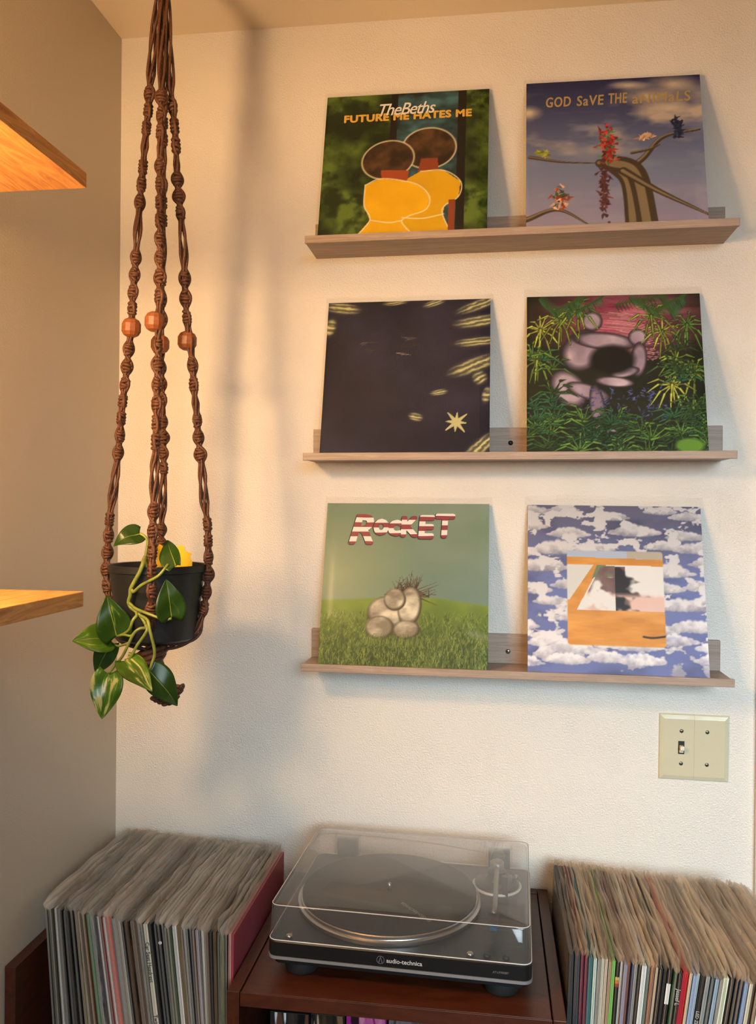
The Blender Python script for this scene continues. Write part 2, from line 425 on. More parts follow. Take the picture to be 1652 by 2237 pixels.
def stroke(img, P, w, c, taper=True, per=10):
    Q = [(p.x, p.y) for p in catmull([(a, b, 0) for a, b in P], per)] if len(P) > 2 else P
    D = np.full((N, N), 9.); n = len(Q)-1
    for i in range(n):
        (x0, y0), (x1, y1) = Q[i], Q[i+1]; dx, dy = x1-x0, y1-y0; q = dx*dx+dy*dy+1e-12
        t = np.clip(((xx-x0)*dx+(yy-y0)*dy)/q, 0, 1); d = np.hypot(xx-x0-t*dx, yy-y0-t*dy)
        wi = w*(1-.75*(i+.5)/n) if taper else w
        D = np.minimum(D, d/wi)
    fill(img, np.clip((1-D)*w*N*.8, 0, 1), c)
def lstroke(img, x0, y0, x1, y1, w, c):
    """cheap straight stroke painted only in its own box"""
    a = max(0, int((min(x0, x1)-w)*N)-1); b = min(N, int((max(x0, x1)+w)*N)+2); e = max(0, int((min(y0, y1)-w)*N)-1); g = min(N, int((max(y0, y1)+w)*N)+2)
    if a >= b or e >= g: return
    X = xx[e:g, a:b]; Y = yy[e:g, a:b]; dx, dy = x1-x0, y1-y0
    t = np.clip(((X-x0)*dx+(Y-y0)*dy)/(dx*dx+dy*dy+1e-12), 0, 1); d = np.hypot(X-x0-t*dx, Y-y0-t*dy)/(w*(1-.8*t))
    k = np.clip((1-d)*w*N*.9, 0, 1)[..., None]; img[e:g, a:b] = img[e:g, a:b]*(1-k)+np.asarray(c)*k
def mix(a, b, t): t = np.clip(t, 0, 1)[..., None]; return np.asarray(a)*(1-t)+np.asarray(b)*t

def art_green():
    f = fbm(3, 5, o=6); img = mix(C(24, 36, 12), C(92, 116, 44), (f-.36)*3.4); img = mix(img, C(30, 44, 16), (fbm(9, 12, o=5)-.5)*5)
    b = ((xx > .44) & (xx < .82)).astype(float); fill(img, b, mix(C(26, 42, 46), C(70, 116, 124), (fbm(21, 9, 14)-.3)*2.2))
    for a, z in ((.405, .445), (.815, .865)): fill(img, ((xx > a) & (xx < z)).astype(float), C(22, 19, 14))
    wh = C(232, 224, 190); brown = mix(C(44, 30, 18), C(92, 64, 40), (fbm(5, 16)-.3)*2.2)
    # a still life of two yellow jars with brown lids
    j2 = poly([(.50, .62), (.60, .56), (.74, .56), (.84, .64), (.83, .74), (.75, .80), (.74, .86), (.80, 1.0), (.42, 1.0), (.46, .84)])
    fill(img, ell(.645, .40, .172, .150, 0, .06), wh); fill(img, ell(.645, .40, .164, .142, 0, .06), brown)
    fill(img, poly([(.60, .47), (.70, .47), (.71, .58), (.58, .58)]), C(140, 66, 36))
    fill(img, j2, mix(C(206, 158, 14), C(226, 178, 22), fbm(31, 9)))
    j1 = poly([(.27, .64), (.36, .60), (.50, .62), (.60, .66), (.66, .74), (.64, .82), (.54, .86), (.50, .90), (.58, 1.0), (.22, 1.0), (.31, .88), (.27, .78)])
    fill(img, ell(.40, .47, .168, .140, -.25, .06), wh); fill(img, ell(.40, .47, .160, .132, -.25, .06), brown)
    fill(img, poly([(.36, .54), (.53, .55), (.52, .64), (.37, .63)]), C(160, 72, 34))
    fill(img, j1, mix(C(220, 166, 10), C(240, 190, 24), fbm(33, 9)))
    for P in ([(.27, .64), (.36, .60), (.50, .62), (.60, .66), (.66, .74), (.64, .82), (.54, .86)], [(.31, .88), (.42, .90), (.50, .89)], [(.22, 1), (.31, .88), (.27, .78), (.27, .64)],
              [(.54, .86), (.50, .90), (.58, 1)], [(.60, .56), (.74, .56), (.84, .64), (.83, .74), (.75, .80), (.74, .86), (.80, 1)], [(.50, .87), (.62, .88), (.745, .855)]):
        stroke(img, P, .006, wh, False, 6)
    fill(img, ((xx > .77) & (xx < .81) & (yy > .76)).astype(float), C(138, 64, 34))
    return img
def art_sky():
    g = mix(C(34, 38, 82), C(112, 124, 156), yy*1.7); g = mix(g, C(150, 140, 166), (yy-.62)*2.6)
    img = mix(g, C(150, 152, 168), (fbm(41, 3, 9)-.5)*2.2*(yy > .0))
    m_ = (fbm(44, 4, 8)-.47)*5*np.clip(1.15-abs(yy-.33)*4, 0, 1); fill(img, m_*.75, C(186, 172, 160))
    for cx, cy, rx, ry in ((.72, .14, .24, .07), (.86, .06, .18, .08), (.60, .05, .14, .035), (.80, .22, .2, .05), (.02, .21, .09, .06)):
        fill(img, ell(cx, cy, rx, ry, .08, .9)*(.45+.9*fbm(47, 8)), C(206, 190, 168))
    bk, lt = C(66, 54, 40), C(130, 114, 86)
    for P, w in (([(.02, .52), (.2, .56), (.42, .58)], .014), ([(.42, .58), (.56, .62), (.66, .56), (.78, .42), (.98, .38)], .03), ([(.5, .60), (.58, .72), (.60, 1.02)], .05),
                 ([(.48, .58), (.62, .66), (.68, 1.02)], .06), ([(.55, .64), (.74, .78), (1.0, .94)], .03), ([(.0, .94), (.18, .88), (.36, .99)], .02), ([(.60, .52), (.7, .5), (.76, .47)], .012)):
        stroke(img, P, w, bk, w < .04); stroke(img, [(a-.006, b-.004) for a, b in P], w*.45, lt, w < .04)
    # clusters of bright autumn leaves caught on the boughs
    r = np.random.RandomState(23)
    for cx, cy, sx, sy, n_, cs in ((.47, .46, .035, .075, 120, ((150, 30, 34), (176, 52, 44), (110, 22, 30), (84, 132, 90))), (.44, .76, .018, .12, 80, ((74, 40, 44), (96, 52, 50))), (.86, .36, .02, .05, 50, ((22, 28, 58), (30, 44, 76))),
                               (.19, .80, .026, .045, 60, ((160, 64, 32), (60, 80, 60), (206, 160, 130))), (.10, .50, .025, .014, 30, ((126, 132, 44), (150, 150, 70))), (.68, .41, .03, .01, 20, ((196, 150, 110), (210, 176, 140)))):
        for k in range(n_):
            x, y = cx+r.randn()*sx*.7, cy+r.randn()*sy*.7; a = r.rand()*6.28; q = C(*cs[r.randint(len(cs))])*(.75+.5*r.rand())
            lstroke(img, x, y, x+.028*math.cos(a), y+.028*math.sin(a), .010, np.minimum(q, 1))
    return img
def art_navy():
    img = mix(C(27, 25, 40), C(46, 44, 66), (fbm(61, 3, 3)-.3)*1.8); cr = C(176, 174, 124)
    tex = fbm(63, 30, 60, 3)
    def brush(cx, cy, rx, ry, rot, k=1.0):
        c, s_ = math.cos(rot), math.sin(rot); v = -(xx-cx)*s_+(yy-cy)*c; u = (xx-cx)*c+(yy-cy)*s_
        st = .5+.5*np.sin((v/ry*9+3*tex+u*8)*1.2); e = ell(cx, cy, rx, ry, rot, .55)
        fill(img, ell(cx, cy, rx*1.12, ry*1.25, rot, .6)*.55, C(84, 86, 78)); fill(img, e*(.45+.6*st)*k, mix(cr*.62, cr*1.12, st))
    for a in ((.09, .04, .13, .045, .15), (.02, .17, .04, .07, .2), (.42, .01, .09, .022, -.1), (.66, .02, .08, .025, -.3), (.93, .04, .16, .04, -.35), (.93, .15, .17, .045, -.12), (.92, .285, .15, .035, -.08), (.90, .44, .18, .055, -.35),
              (.94, .52, .05, .05, -.5), (.70, .61, .06, .022, -.15), (.565, .765, .05, .03, .25), (.98, .63, .03, .06, .2), (.95, .95, .14, .05, -.7)): brush(*a)
    for k in range(8):
        a = k*PI/4+.1; q = .078 if k % 2 else .058; lstroke(img, .805, .80, .805+q*math.cos(a), .80+q*math.sin(a), .017, cr*1.05)
    r = np.random.RandomState(5)
    for x, y, q in ((.22, .28, .5), (.26, .33, .3), (.49, .25, .45), (.53, .30, .25), (.45, .355, .7)):
        for k in range(5): lstroke(img, x+r.randn()*.02, y+r.randn()*.008, x+.06+r.randn()*.02, y+r.randn()*.012, .004, C(210, 200, 180)*q)
    return img
def art_jungle():
    img = mix(C(22, 24, 18), C(40, 46, 34), fbm(71, 8)); r = np.random.RandomState(7)
    fill(img, np.clip(1.4-np.hypot((xx-.55)/.55, (yy-.16)/.26)*1.3, 0, 1), mix(C(120, 44, 70), C(206, 112, 140), (fbm(73, 6, 26)-.3)*2))
    for k in range(120):
        y = r.rand()*.3+.1; lstroke(img, .4+r.rand()*.2, y, .62+r.rand()*.2, y+.03, .005, C(220, 150, 160)*(.6+.4*r.rand()))
    # smooth pale stones round a dark pool
    pale = mix(C(128, 112, 132), C(206, 190, 206), (fbm(79, 5)-.25)*2)
    for e in ((.38, .17, .065, .07, 0), (.32, .36, .12, .15, .5), (.45, .30, .20, .06, .12), (.24, .60, .10, .14, -.6), (.35, .62, .14, .05, .35), (.40, .72, .045, .16, -.1), (.64, .28, .06, .06, 0), (.64, .42, .05, .12, .1), (.56, .50, .09, .035, -.2), (.44, .85, .08, .03, .3), (.5, .56, .12, .035, .1)):
        fill(img, ell(*e, .12), C(40, 34, 40)); fill(img, ell(e[0], e[1], e[2]*.93, e[3]*.93, e[4], .35), pale)
    fill(img, ell(.49, .42, .15, .11, 0, .3), C(20, 20, 20))
    for k in range(160):
        x, y = .3+.5*r.rand(), .6+.22*r.rand(); a = r.rand()*6.28; lstroke(img, x, y, x+.02*math.cos(a), y+.02*math.sin(a), .006, C(80, 90, 150)*(.6+.6*r.rand()))
    gs = [C(52, 84, 40), C(84, 122, 52), C(120, 142, 52), C(42, 92, 60), C(150, 158, 66), C(34, 60, 34)]
    def frond(x, y, n, L, gi, spread=PI, a0=-PI/2):
        for k in range(n):
            a = a0+spread*(k/(n-1)-.5)+r.randn()*.1; l = L*(.7+.5*r.rand()); c = gs[gi]*(.75+.5*r.rand())
            mx_, my_ = x+l*.55*math.cos(a), y+l*.55*math.sin(a); ex, ey = x+l*math.cos(a), y+l*math.sin(a)+l*.35
            lstroke(img, x, y, mx_, my_, .012, C(20, 26, 18)); lstroke(img, mx_, my_, ex, ey, .012, C(20, 26, 18))
            lstroke(img, x, y, mx_, my_, .009, c); lstroke(img, mx_, my_, ex, ey, .008, c*1.1)
    for x, y in ((.08, .22), (.2, .16), (.06, .42), (.78, .24), (.92, .2), (.85, .42), (.95, .5), (.82, .58), (.93, .72), (.72, .14), (.3, .1)): frond(x, y, 13, .13, r.choice([1, 2, 4, 2]), 2*PI)
    for k in range(9):
        x = r.rand(); a = r.rand()*3.1
        for q in range(14):
            t = q/14*.3; px, py = x+t*math.cos(a), .02+t*abs(math.sin(a))*.4; lstroke(img, px, py, px+.02, py+.045, .008, gs[r.choice([0, 3, 5])]*1.1); lstroke(img, px, py, px+.03, py-.03, .008, gs[0])
    for k in range(46): frond(r.rand(), .78+.26*r.rand(), 7, .16, r.choice([0, 1, 3, 5]), 2.6)
    for k in range(24): frond(r.choice([r.rand()*.2, .78+.22*r.rand()]), .35+.6*r.rand(), 6, .13, r.choice([0, 1, 3]), 2.8)
    fill(img, ell(.9, .95, .09, .05, 0, .3), C(96, 142, 52))
    return img
def art_field():
    img = mix(C(104, 128, 104), C(128, 146, 132), fbm(81, 3, 6)); img = mix(img, C(96, 122, 118), (yy-.1)*1.1); img = mix(img, C(146, 156, 116), np.clip(1-np.hypot((xx-.1)/.5, (yy-.45)/.4), 0, 1)*.7)
    hz = .585+.02*np.sin(xx*3.0+2.2)+np.clip(xx-.6, 0, 1)*.13; gm = np.clip((yy-hz)*60, 0, 1); r = np.random.RandomState(4)
    fill(img, gm, mix(C(112, 136, 52), C(46, 64, 26), (yy-.6)*2.6+.6*(fbm(85, 7)-.5)))
    for k in range(2600):
        x = r.rand(); y = .68+.34*r.rand()**.8; h = .02+.06*(y-.62); lstroke(img, x, y, x+r.randn()*.012, y-h, .004, mix(C(48, 66, 28), C(150, 164, 84), np.array(r.rand())).ravel())
    # weathered pale boulders with a dark thorn bush behind them
    st = mix(C(128, 120, 102), C(214, 208, 186), (fbm(89, 10, 16)-.3)*2.2); r2 = np.random.RandomState(8)
    for k in range(70):
        a = -PI/2+r2.randn()*.75; L = .06+.10*r2.rand(); lstroke(img, .52+r2.randn()*.05, .58, .52+L*math.cos(a)*1.3, .58+L*math.sin(a), .006, C(74, 60, 44)*(.7+.6*r2.rand()))
    for e in ((.40, .68, .125, .105, .05), (.535, .64, .075, .125, .1), (.36, .77, .09, .075, 0), (.52, .78, .085, .06, -.1), (.445, .60, .07, .07, 0)):
        fill(img, ell(*e, .10), C(74, 70, 54)); fill(img, ell(e[0]-.004, e[1]-.006, e[2]*.93, e[3]*.93, e[4], .22), st)
    for k in range(260):
        x = .27+.36*r.rand(); lstroke(img, x, .86+.02*r.rand(), x+r.randn()*.012, .80+.03*r.rand(), .004, mix(C(48, 66, 28), C(140, 154, 78), np.array(r.rand())).ravel())
    fill(img, ell(.94, .80, .1, .03, .3, 1)*.7, C(120, 128, 112))
    return img
def art_clouds():
    bl = mix(C(92, 92, 118), C(104, 116, 172), np.clip(yy*2.2, 0, 1)); img = mix(bl, bl*.75, (fbm(91, 4, 9)-.45)*2.5); r = np.random.RandomState(11); n1 = fbm(95, 26)
    rows = 9; n2 = fbm(97, 12, 18, 4)
    for j in range(rows):
        for i in range(5):
            cx = (i-.3+.5*(j % 2)+.20*r.randn())/3.7; cy = (j+.45+.16*r.randn())/rows; s = .075+.06*r.rand()+.025*(j/rows); body = 0
            for q in range(9):
                a = (q-4)/4; h = s*(.36*(1-.75*a*a)+.09*r.rand()); body = np.maximum(body, ell(cx+a*s*1.0, cy-h*.35, s*.30, h, 0, .35))
            body = body*np.clip(1.1-(yy-cy-.010)*45, 0, 1); body = np.clip(body*1.5-(n2-.42)*2.2, 0, 1)
            sh = np.clip((yy-cy+.035)*13+(n1-.5)*1.2, 0, 1); lum = .78+.18*yy
            fill(img, body, mix(np.stack([lum*.96, lum*.96, lum*.98], -1), np.stack([lum*.60, lum*.60, lum*.68], -1), sh))
    X0, X1, Y0, Y1 = .225, .775, .275, .835
    d = np.maximum(np.abs(xx-(X0+X1)/2)-(X1-X0)/2+.02, 0)**2+np.maximum(np.abs(yy-(Y0+Y1)/2)-(Y1-Y0)/2+.02, 0)**2; inn = np.clip((.02-np.sqrt(d))*N, 0, 1)
    p = mix(C(196, 132, 54), C(222, 160, 78), (fbm(97, 5, 22)-.3)*2)
    sub = p.copy(); fill(sub, poly([(X0, Y0), (X1, Y0), (X1, .325), (X0, .315)]), C(168, 182, 204)); fill(sub, poly([(.57, .28), (X1, .28), (X1, .325), (.57, .32)]), C(176, 168, 152))
    fill(sub, poly([(X0, .36), (.38, .36), (.24, .57), (X0, .57)]), C(206, 208, 204))
    fill(sub, poly([(.42, .36), (X1, .365), (X1, .63), (.28, .63)]), C(222, 222, 220)); fill(sub, poly([(.40, .36), (.52, .37), (.50, .43), (.37, .44)]), C(110, 128, 96))
    # loose patches of mauve, pale pink and black behind the pane
    pane = poly([(.42, .37), (X1, .37), (X1, .63), (.29, .63)]); q1, q2 = fbm(121, 5, 7), fbm(131, 4, 6)
    fill(sub, pane*np.clip((q1-.50)*14, 0, 1)*(xx < .56), mix(C(96, 74, 72), C(132, 108, 106), fbm(99, 18)))
    fill(sub, pane*np.clip((q2-.49)*14, 0, 1)*(xx > .50), C(34, 28, 28)); fill(sub, pane*np.clip((q1-.47)*12, 0, 1)*np.clip((yy-.52)*30, 0, 1), C(220, 188, 178))
    fill(sub, np.clip((yy-.632)*60, 0, 1), p)
    stroke(sub, [(.65, .775), (.70, .78), (.77, .77)], .008, C(50, 40, 34), False)
    img[:] = mix(img, sub, inn)
    return img

def cover_mesh(img, S):
    """flat printed panel, one vertex per dot of the print, facing -y, lower left at the origin"""
    n = img.shape[0]; X = xx*S; Z = (1-yy)*S
    v = np.stack([X, np.zeros_like(X), Z], -1).reshape(-1, 3); i = np.arange(n*n).reshape(n, n)
    f = np.stack([i[1:, :-1], i[1:, 1:], i[:-1, 1:], i[:-1, :-1]], -1).reshape(-1, 4)
    me = bpy.data.meshes.new('printed_cover'); me.vertices.add(len(v)); me.vertices.foreach_set('co', v.ravel())
    me.loops.add(f.size); me.loops.foreach_set('vertex_index', f.ravel()); me.polygons.add(len(f))
    me.polygons.foreach_set('loop_start', np.arange(0, f.size, 4)); me.polygons.foreach_set('loop_total', np.full(len(f), 4)); me.update(); me.validate()
    at_ = me.color_attributes.new('print', 'FLOAT_COLOR', 'POINT'); c = np.clip(img, 0, 1); l = np.where(c <= .04045, c/12.92, ((c+.055)/1.055)**2.4)
    at_.data.foreach_set('color', np.concatenate([l, np.ones((n, n, 1))], -1).astype(np.float32).ravel())
    return me

M['gold_ink'] = mat('gold_ink', (188, 164, 110), .35, .3); M['yellow_ink'] = mat('yellow_ink', (226, 178, 60), .5); M['white_ink'] = mat('white_ink', (240, 236, 226), .5)
mt, nt, b, n, l = new_mat('red_white_striped_ink')
tc = n.new('ShaderNodeTexCoord'); w = n.new('ShaderNodeTexWave'); w.bands_direction = 'Z'; w.inputs['Scale'].default_value = 16; w.inputs['Distortion'].default_value = 1.2; w.inputs['Detail'].default_value = 0
l.new(tc.outputs['Object'], w.inputs[0]); r = n.new('ShaderNodeValToRGB'); r.color_ramp.interpolation = 'CONSTANT'; r.color_ramp.elements[0].color = (*lin((132, 30, 44)), 1); r.color_ramp.elements[1].position = .5; r.color_ramp.elements[1].color = (*lin((226, 220, 216)), 1)
l.new(w.outputs[0], r.inputs[0]); l.new(r.outputs[0], b.inputs[0]); M['stripe_ink'] = mt
M['black_ink'] = mat('black_ink', (24, 22, 22), .5)

def letter(parent, s, x, z, width, material, y=-.0009, shear=0, bold=0, rot=0, height=None, spacing=1):
    """flat printed words; bold thickens the strokes by repeating the outline a hair to each side"""
    me = text_mesh(s, .1, shear, 0, .0, 'LEFT', spacing)
    co = np.zeros(len(me.vertices)*3); me.vertices.foreach_get('co', co); co = co.reshape(-1, 3)
    x0, x1 = co[:, 0].min(), co[:, 0].max(); y0, y1 = co[:, 1].min(), co[:, 1].max()
    k = (width-2*bold)/(x1-x0); ky = ((height-2*bold)/(y1-y0)) if height else k
    P = np.stack([(co[:, 0]-x0)*k+bold, np.zeros(len(co)), (co[:, 1]-y0)*ky+bold], -1)
    F = [tuple(p.vertices) for p in me.polygons]; mb = MB(); bpy.data.meshes.remove(me)
    offs = [(0, 0)]+([(bold*math.cos(q*PI/4), bold*math.sin(q*PI/4)) for q in range(8)] if bold else [])
    for j, (dx, dz) in enumerate(offs): mb.add([(p[0]+dx, -.00002*j, p[2]+dz) for p in P], F)
    return mb.build('title_lettering', material, parent, loc=(x, y, z), rot=(0, -rot, 0), fix=False)

S = .314
REC = [  # x, front-bottom y, front-top y, z lift, side tilt, art, label
    (.4287, -.0880, -.0075, 1.9308, .0034, art_green, 'green mottled record cover with big yellow shapes, on the highest ledge'),
    (.8120, -.0965, -.0120, 1.9308+.003, .0040, art_sky, 'blue sky record cover crossed by bare branches, on the highest ledge'),
    (.4371, -.0910, -.0075, 1.5295, -.0040, art_navy, 'dark navy record cover with cream brush strokes, on the middle ledge'),
    (.8175, -.0930, -.0075, 1.5295+.003, .0032, art_jungle, 'dense green jungle record cover with pink at the top, on the middle ledge'),
    (.4384, -.0955, -.0080, 1.1388, -.0030, art_field, 'grassy field record cover with red and white title, on the lowest ledge'),
    (.8231, -.0945, -.0075, 1.1388, .0038, art_clouds, 'blue cloud-patterned record cover with an orange inset panel, on the lowest ledge')]
def sleeve_mesh(w, h, ext, t, seed, nx=22):
    """open-topped clear bag: front and back sheets, wavy along the open top edge"""
    r = random.Random(seed); ph = [r.random()*6.28 for _ in range(4)]
    zs = [-.0015, h*.33, h*.66, h, h+ext*.5, h+ext]; mb = MB(); m = .0055
    for side in (0, 1):
        vs = []; fs = []
        for j, z in enumerate(zs):
            for i in range(nx+1):
                u = i/nx; x = -m+u*(w+2*m); k = max(0, (z-h)/ext)
                y = (-.0016 if side == 0 else t+.0010)
                edge = min(u, 1-u)*nx
                if edge < 1: y = t*.5
                wv = .0016*math.sin(9*u+ph[0])+.0011*math.sin(21*u+ph[1])+.0006*math.sin(47*u+ph[2])
                y = y+k*(wv if side == 0 else .5*wv-.0008)
                vs.append((x, y, z+k*(.0011*math.sin(13*u+ph[3])+.0007*math.sin(33*u+ph[1]))))
        for j in range(len(zs)-1):
            for i in range(nx):
                a = j*(nx+1)+i; fs.append((a, a+1, a+nx+2, a+nx+1))
        mb.add(vs, fs)
    n = nx+1; k = len(zs)*n
    mb.f += [(i, i+1, k+i+1, k+i) for i in range(nx)]
    return mb.mesh('sleeve', True, False)
recs = []
for i, (x, yb, yt, z, tilt, art, lab) in enumerate(REC):
    a = math.asin((yt-yb)/S)
    th = thing('vinyl_record', lab, 'record', (x, yb, z-.0030), (-a, tilt, 0), 'records displayed on the ledges')
    bx('jacket', (0, 0, 0), (S, .0036, S), mat('jacket_card_%d' % i, [(40, 56, 24), (60, 62, 90), (30, 28, 40), (40, 50, 34), (84, 104, 84), (110, 112, 150)][i], .5), th, bevel=.0008)
    obj('printed_cover', cover_mesh(art(), S), M['art'], th, (0, -.0004, 0))
    obj('sleeve', sleeve_mesh(S, S, (.012, .010, .011, .016, .013, .019)[i], .0036, i+3), M['film'], th)
    recs.append(th)
letter(recs[0], 'FUTURE ME HATES ME', .036, .2525, .246, M['yellow_ink'], bold=.0011, rot=.005, height=.0175, spacing=1.06)
letter(recs[0], 'TheBeths', .105, .264, .108, M['white_ink'], y=-.0013, shear=.35, rot=.02, height=.027, spacing=.9, bold=.0003)
for s, x, w, z in (('GOD', .036, .046, .257), ('SaVE', .092, .050, .257), ('THE', .150, .034, .259), ('aNIMaLS', .192, .104, .256)):
    letter(recs[1], s, x, z, w, M['gold_ink'], height=.023, shear=.12, rot=.01, spacing=1.12, bold=.0006)
for k, (s, x, w, z, h) in enumerate((('R', .046, .048, .232, .060), ('o', .093, .030, .250, .033), ('c', .121, .027, .249, .032), ('K', .146, .034, .247, .042), ('E', .180, .031, .244, .047), ('T', .212, .038, .246, .048))):
    letter(recs[4], s, x-.0024, z-.0020, w+.002, M['black_ink'], y=-.0008, bold=.0034, height=h+.002, shear=.25 if k == 0 else .05)
    letter(recs[4], s, x, z, w, M['stripe_ink'], y=-.0011, bold=.0028, height=h, shear=.25 if k == 0 else .05)

# ------------------------------------------------------------------ light switch plate
pc = at(1516, 1633.5, -.003)
PW, PH = .1258, .1233
th = thing('light_switch', 'ivory double switch plate with one toggle, below the lowest ledge', 'switch', (pc.x, 0, pc.z), (0, .006, 0))
for s in (-1, 1):
    w = PW/2-.0002
    cx = s*PW/4; o = .006
    vs = [(cx-w/2, 0, -PH/2), (cx+w/2, 0, -PH/2), (cx+w/2, 0, PH/2), (cx-w/2, 0, PH/2)]
    l_ = o if s < 0 else 0; r_ = o if s > 0 else 0
    vs += [(cx-w/2+l_*.35, -.0035, -PH/2+o*.35), (cx+w/2-r_*.35, -.0035, -PH/2+o*.35), (cx+w/2-r_*.35, -.0035, PH/2-o*.35), (cx-w/2+l_*.35, -.0035, PH/2-o*.35)]
    vs += [(cx-w/2+l_*1.5, -.0058, -PH/2+o*1.5), (cx+w/2-r_*1.5, -.0058, -PH/2+o*1.5), (cx+w/2-r_*1.5, -.0058, PH/2-o*1.5), (cx-w/2+l_*1.5, -.0058, PH/2-o*1.5)]
    fs = [(3, 2, 1, 0), (8, 9, 10, 11)]
    for k in (0, 4):
        for i in range(4): fs.append((k+i, k+(i+1) % 4, k+4+(i+1) % 4, k+4+i))
    MB().add(vs, fs).build('cover_plate', M['ivory'], th)
    for zz in (-.03015, .03015):
        screw(th, -.0230 if s < 0 else .0230, -.0056, zz+.0005, M['steel'], .0036)
bx('toggle_slot', (-.0230-.0055, -.0064, -.012), (-.0230+.0055, -.0050, .012), M['slot'], th)
tg = MB().prism([(-.0036, -.002), (.0036, -.002), (.0036, .0055), (-.0036, .0055)], -.0165, -.005).build('toggle', M['ivory_t'], th, bevel=.0012, loc=(-.0230, 0, -.0012))
tm = text_mesh('ON', .0035, 0, 0, 0, 'CENTER'); bx('toggle_foot', (-.0036, -.0080, -.0078), (.0036, -.005, -.0022), M['ivory_t'], th, loc=(-.0230, 0, -.0012))
obj('toggle_marking', tm, M['slot'], th, (-.0230, -.0081, -.0078), (PI/2, 0, 0))

# ------------------------------------------------------------------ media cabinet under the turntable
TX0, TX1, TY0, TZ = .372, .868, -.415, .707
th = thing('media_cabinet', 'open-fronted brown wooden cabinet with the turntable standing on top', 'cabinet', (TX0, TY0, 0))
W_, D_ = TX1-TX0, -TY0-.004
bx('side_panel', (0, 0, 0), (.0185, D_, TZ), M['cherry'], th, bevel=.001)
bx('side_panel', (W_-.0185, 0, 0), (W_, D_, TZ), M['cherry'], th, bevel=.001)
bx('top_panel', (.0203, .004, TZ-.020), (W_-.0203, D_-.020, TZ-.0015), M['cherry_x'], th, bevel=.0008)
bx('front_rail', (.0195, .0015, TZ-.0225), (W_-.0195, .0045, TZ-.0020), M['cherry_x'], th, bevel=.0005)
bx('back_rail', (.0195, D_-.0185, TZ-.05), (W_-.0195, D_, TZ), M['cherry_x'], th, bevel=.001)
bx('back_panel', (.0190, D_-.012, .06), (W_-.0190, D_-.004, TZ-.05), M['dark_in'], th)
bx('shelf', (.0190, .01, .375), (W_-.0190, D_-.013, .393), M['cherry_x'], th)
bx('bottom_panel', (.0190, .01, .05), (W_-.0190, D_-.013, .068), M['cherry_x'], th)

def bin_(name, x0, x1, label):
    t = thing(name, label, 'cabinet', (x0, TY0, 0)); w = x1-x0
    bx('side_panel', (0, .022, 0), (.0185, D_, .700), M['cherry'], t, bevel=.001)
    bx('side_panel', (w-.006, .022, 0), (w, D_, .60), M['cherry'], t)
    bx('bottom_shelf', (.0187, .022, .435), (w-.0062, D_, .4535), M['cherry_x'], t)
    bx('back_panel', (.0187, D_-.008, .4540), (w-.0062, D_, .60), M['dark_in'], t)
    bx('plinth_board', (.0187, .03, 0), (w-.0062, .045, .434), M['cherry_x'], t)
    return t
bin_('record_cabinet', .0015, TX0-.0010, 'dark brown open-topped cabinet holding the records beside the left wall')
bin2 = thing('record_cabinet', 'dark brown open-topped cabinet holding the records under the light switch', 'cabinet', (TX1+.001, TY0, 0))
w = .372
bx('side_panel', (0, .03, 0), (.004, D_, .60), M['cherry'], bin2); bx('side_panel', (w-.0185, .022, 0), (w, D_, .700), M['cherry'], bin2)
bx('bottom_shelf', (.0042, .022, .435), (w-.0187, D_, .4535), M['cherry_x'], bin2); bx('back_panel', (.0042, D_-.008, .4540), (w-.0187, D_, .60), M['dark_in'], bin2)
bx('plinth_board', (.0042, .03, 0), (w-.0187, .045, .434), M['cherry_x'], bin2)

# picture-covered books on the cabinet shelf, only their top edge shows
def art_collage(seed, cols):
    r = np.random.RandomState(seed); img = mix(C(*cols[0]), C(*cols[1]), (fbm(seed, 5)-.3)*2.4)
    for k in range(26):
        c = C(*cols[r.randint(len(cols))]); fill(img, ell(r.rand(), r.rand()*.5, .03+.09*r.rand(), .02+.09*r.rand(), r.rand()*3, .25), c)
    return img
_N = N
BK = [(.430, .060, [(20, 18, 20), (60, 50, 46), (220, 214, 214), (236, 232, 232), (90, 60, 50)], 'tall book with a black and white patched cover inside the cabinet'),
      (.492, .052, [(26, 26, 22), (70, 52, 40), (120, 90, 66), (40, 44, 36), (180, 160, 140)], 'tall book with a dark brown patched cover inside the cabinet'),
      (.546, .060, [(150, 40, 120), (196, 120, 150), (120, 30, 90), (220, 190, 200), (40, 20, 30)], 'tall book with a magenta and pink patched cover inside the cabinet'),
      (.610, .050, [(110, 100, 104), (60, 54, 58), (190, 180, 184), (30, 28, 30), (84, 70, 80)], 'tall book with a grey patched cover inside the cabinet')]
for k, (x, w, cols, lab) in enumerate(BK):
    t = thing('picture_book', lab, 'book', (x, TY0+.030+.004*k, .3935), group='picture books inside the cabinet')
    bx('book_block', (0, .0005, 0), (w, .19, .270), mat('book_cover_%d' % k, cols[0], .5), t, bevel=.001)
    N2 = 60; ya, xa = np.mgrid[0:N2, 0:N2]/(N2-1.0); sv = (xx, yy, N); xx, yy, N = xa, ya, N2
    im = art_collage(100+k*7, cols); me = cover_mesh(im, 1.0); xx, yy, N = sv
    o = obj('printed_cover', me, M['art'], t, (0.0005, 0, 0.0005)); o.scale = (w-.001, 1, .269)

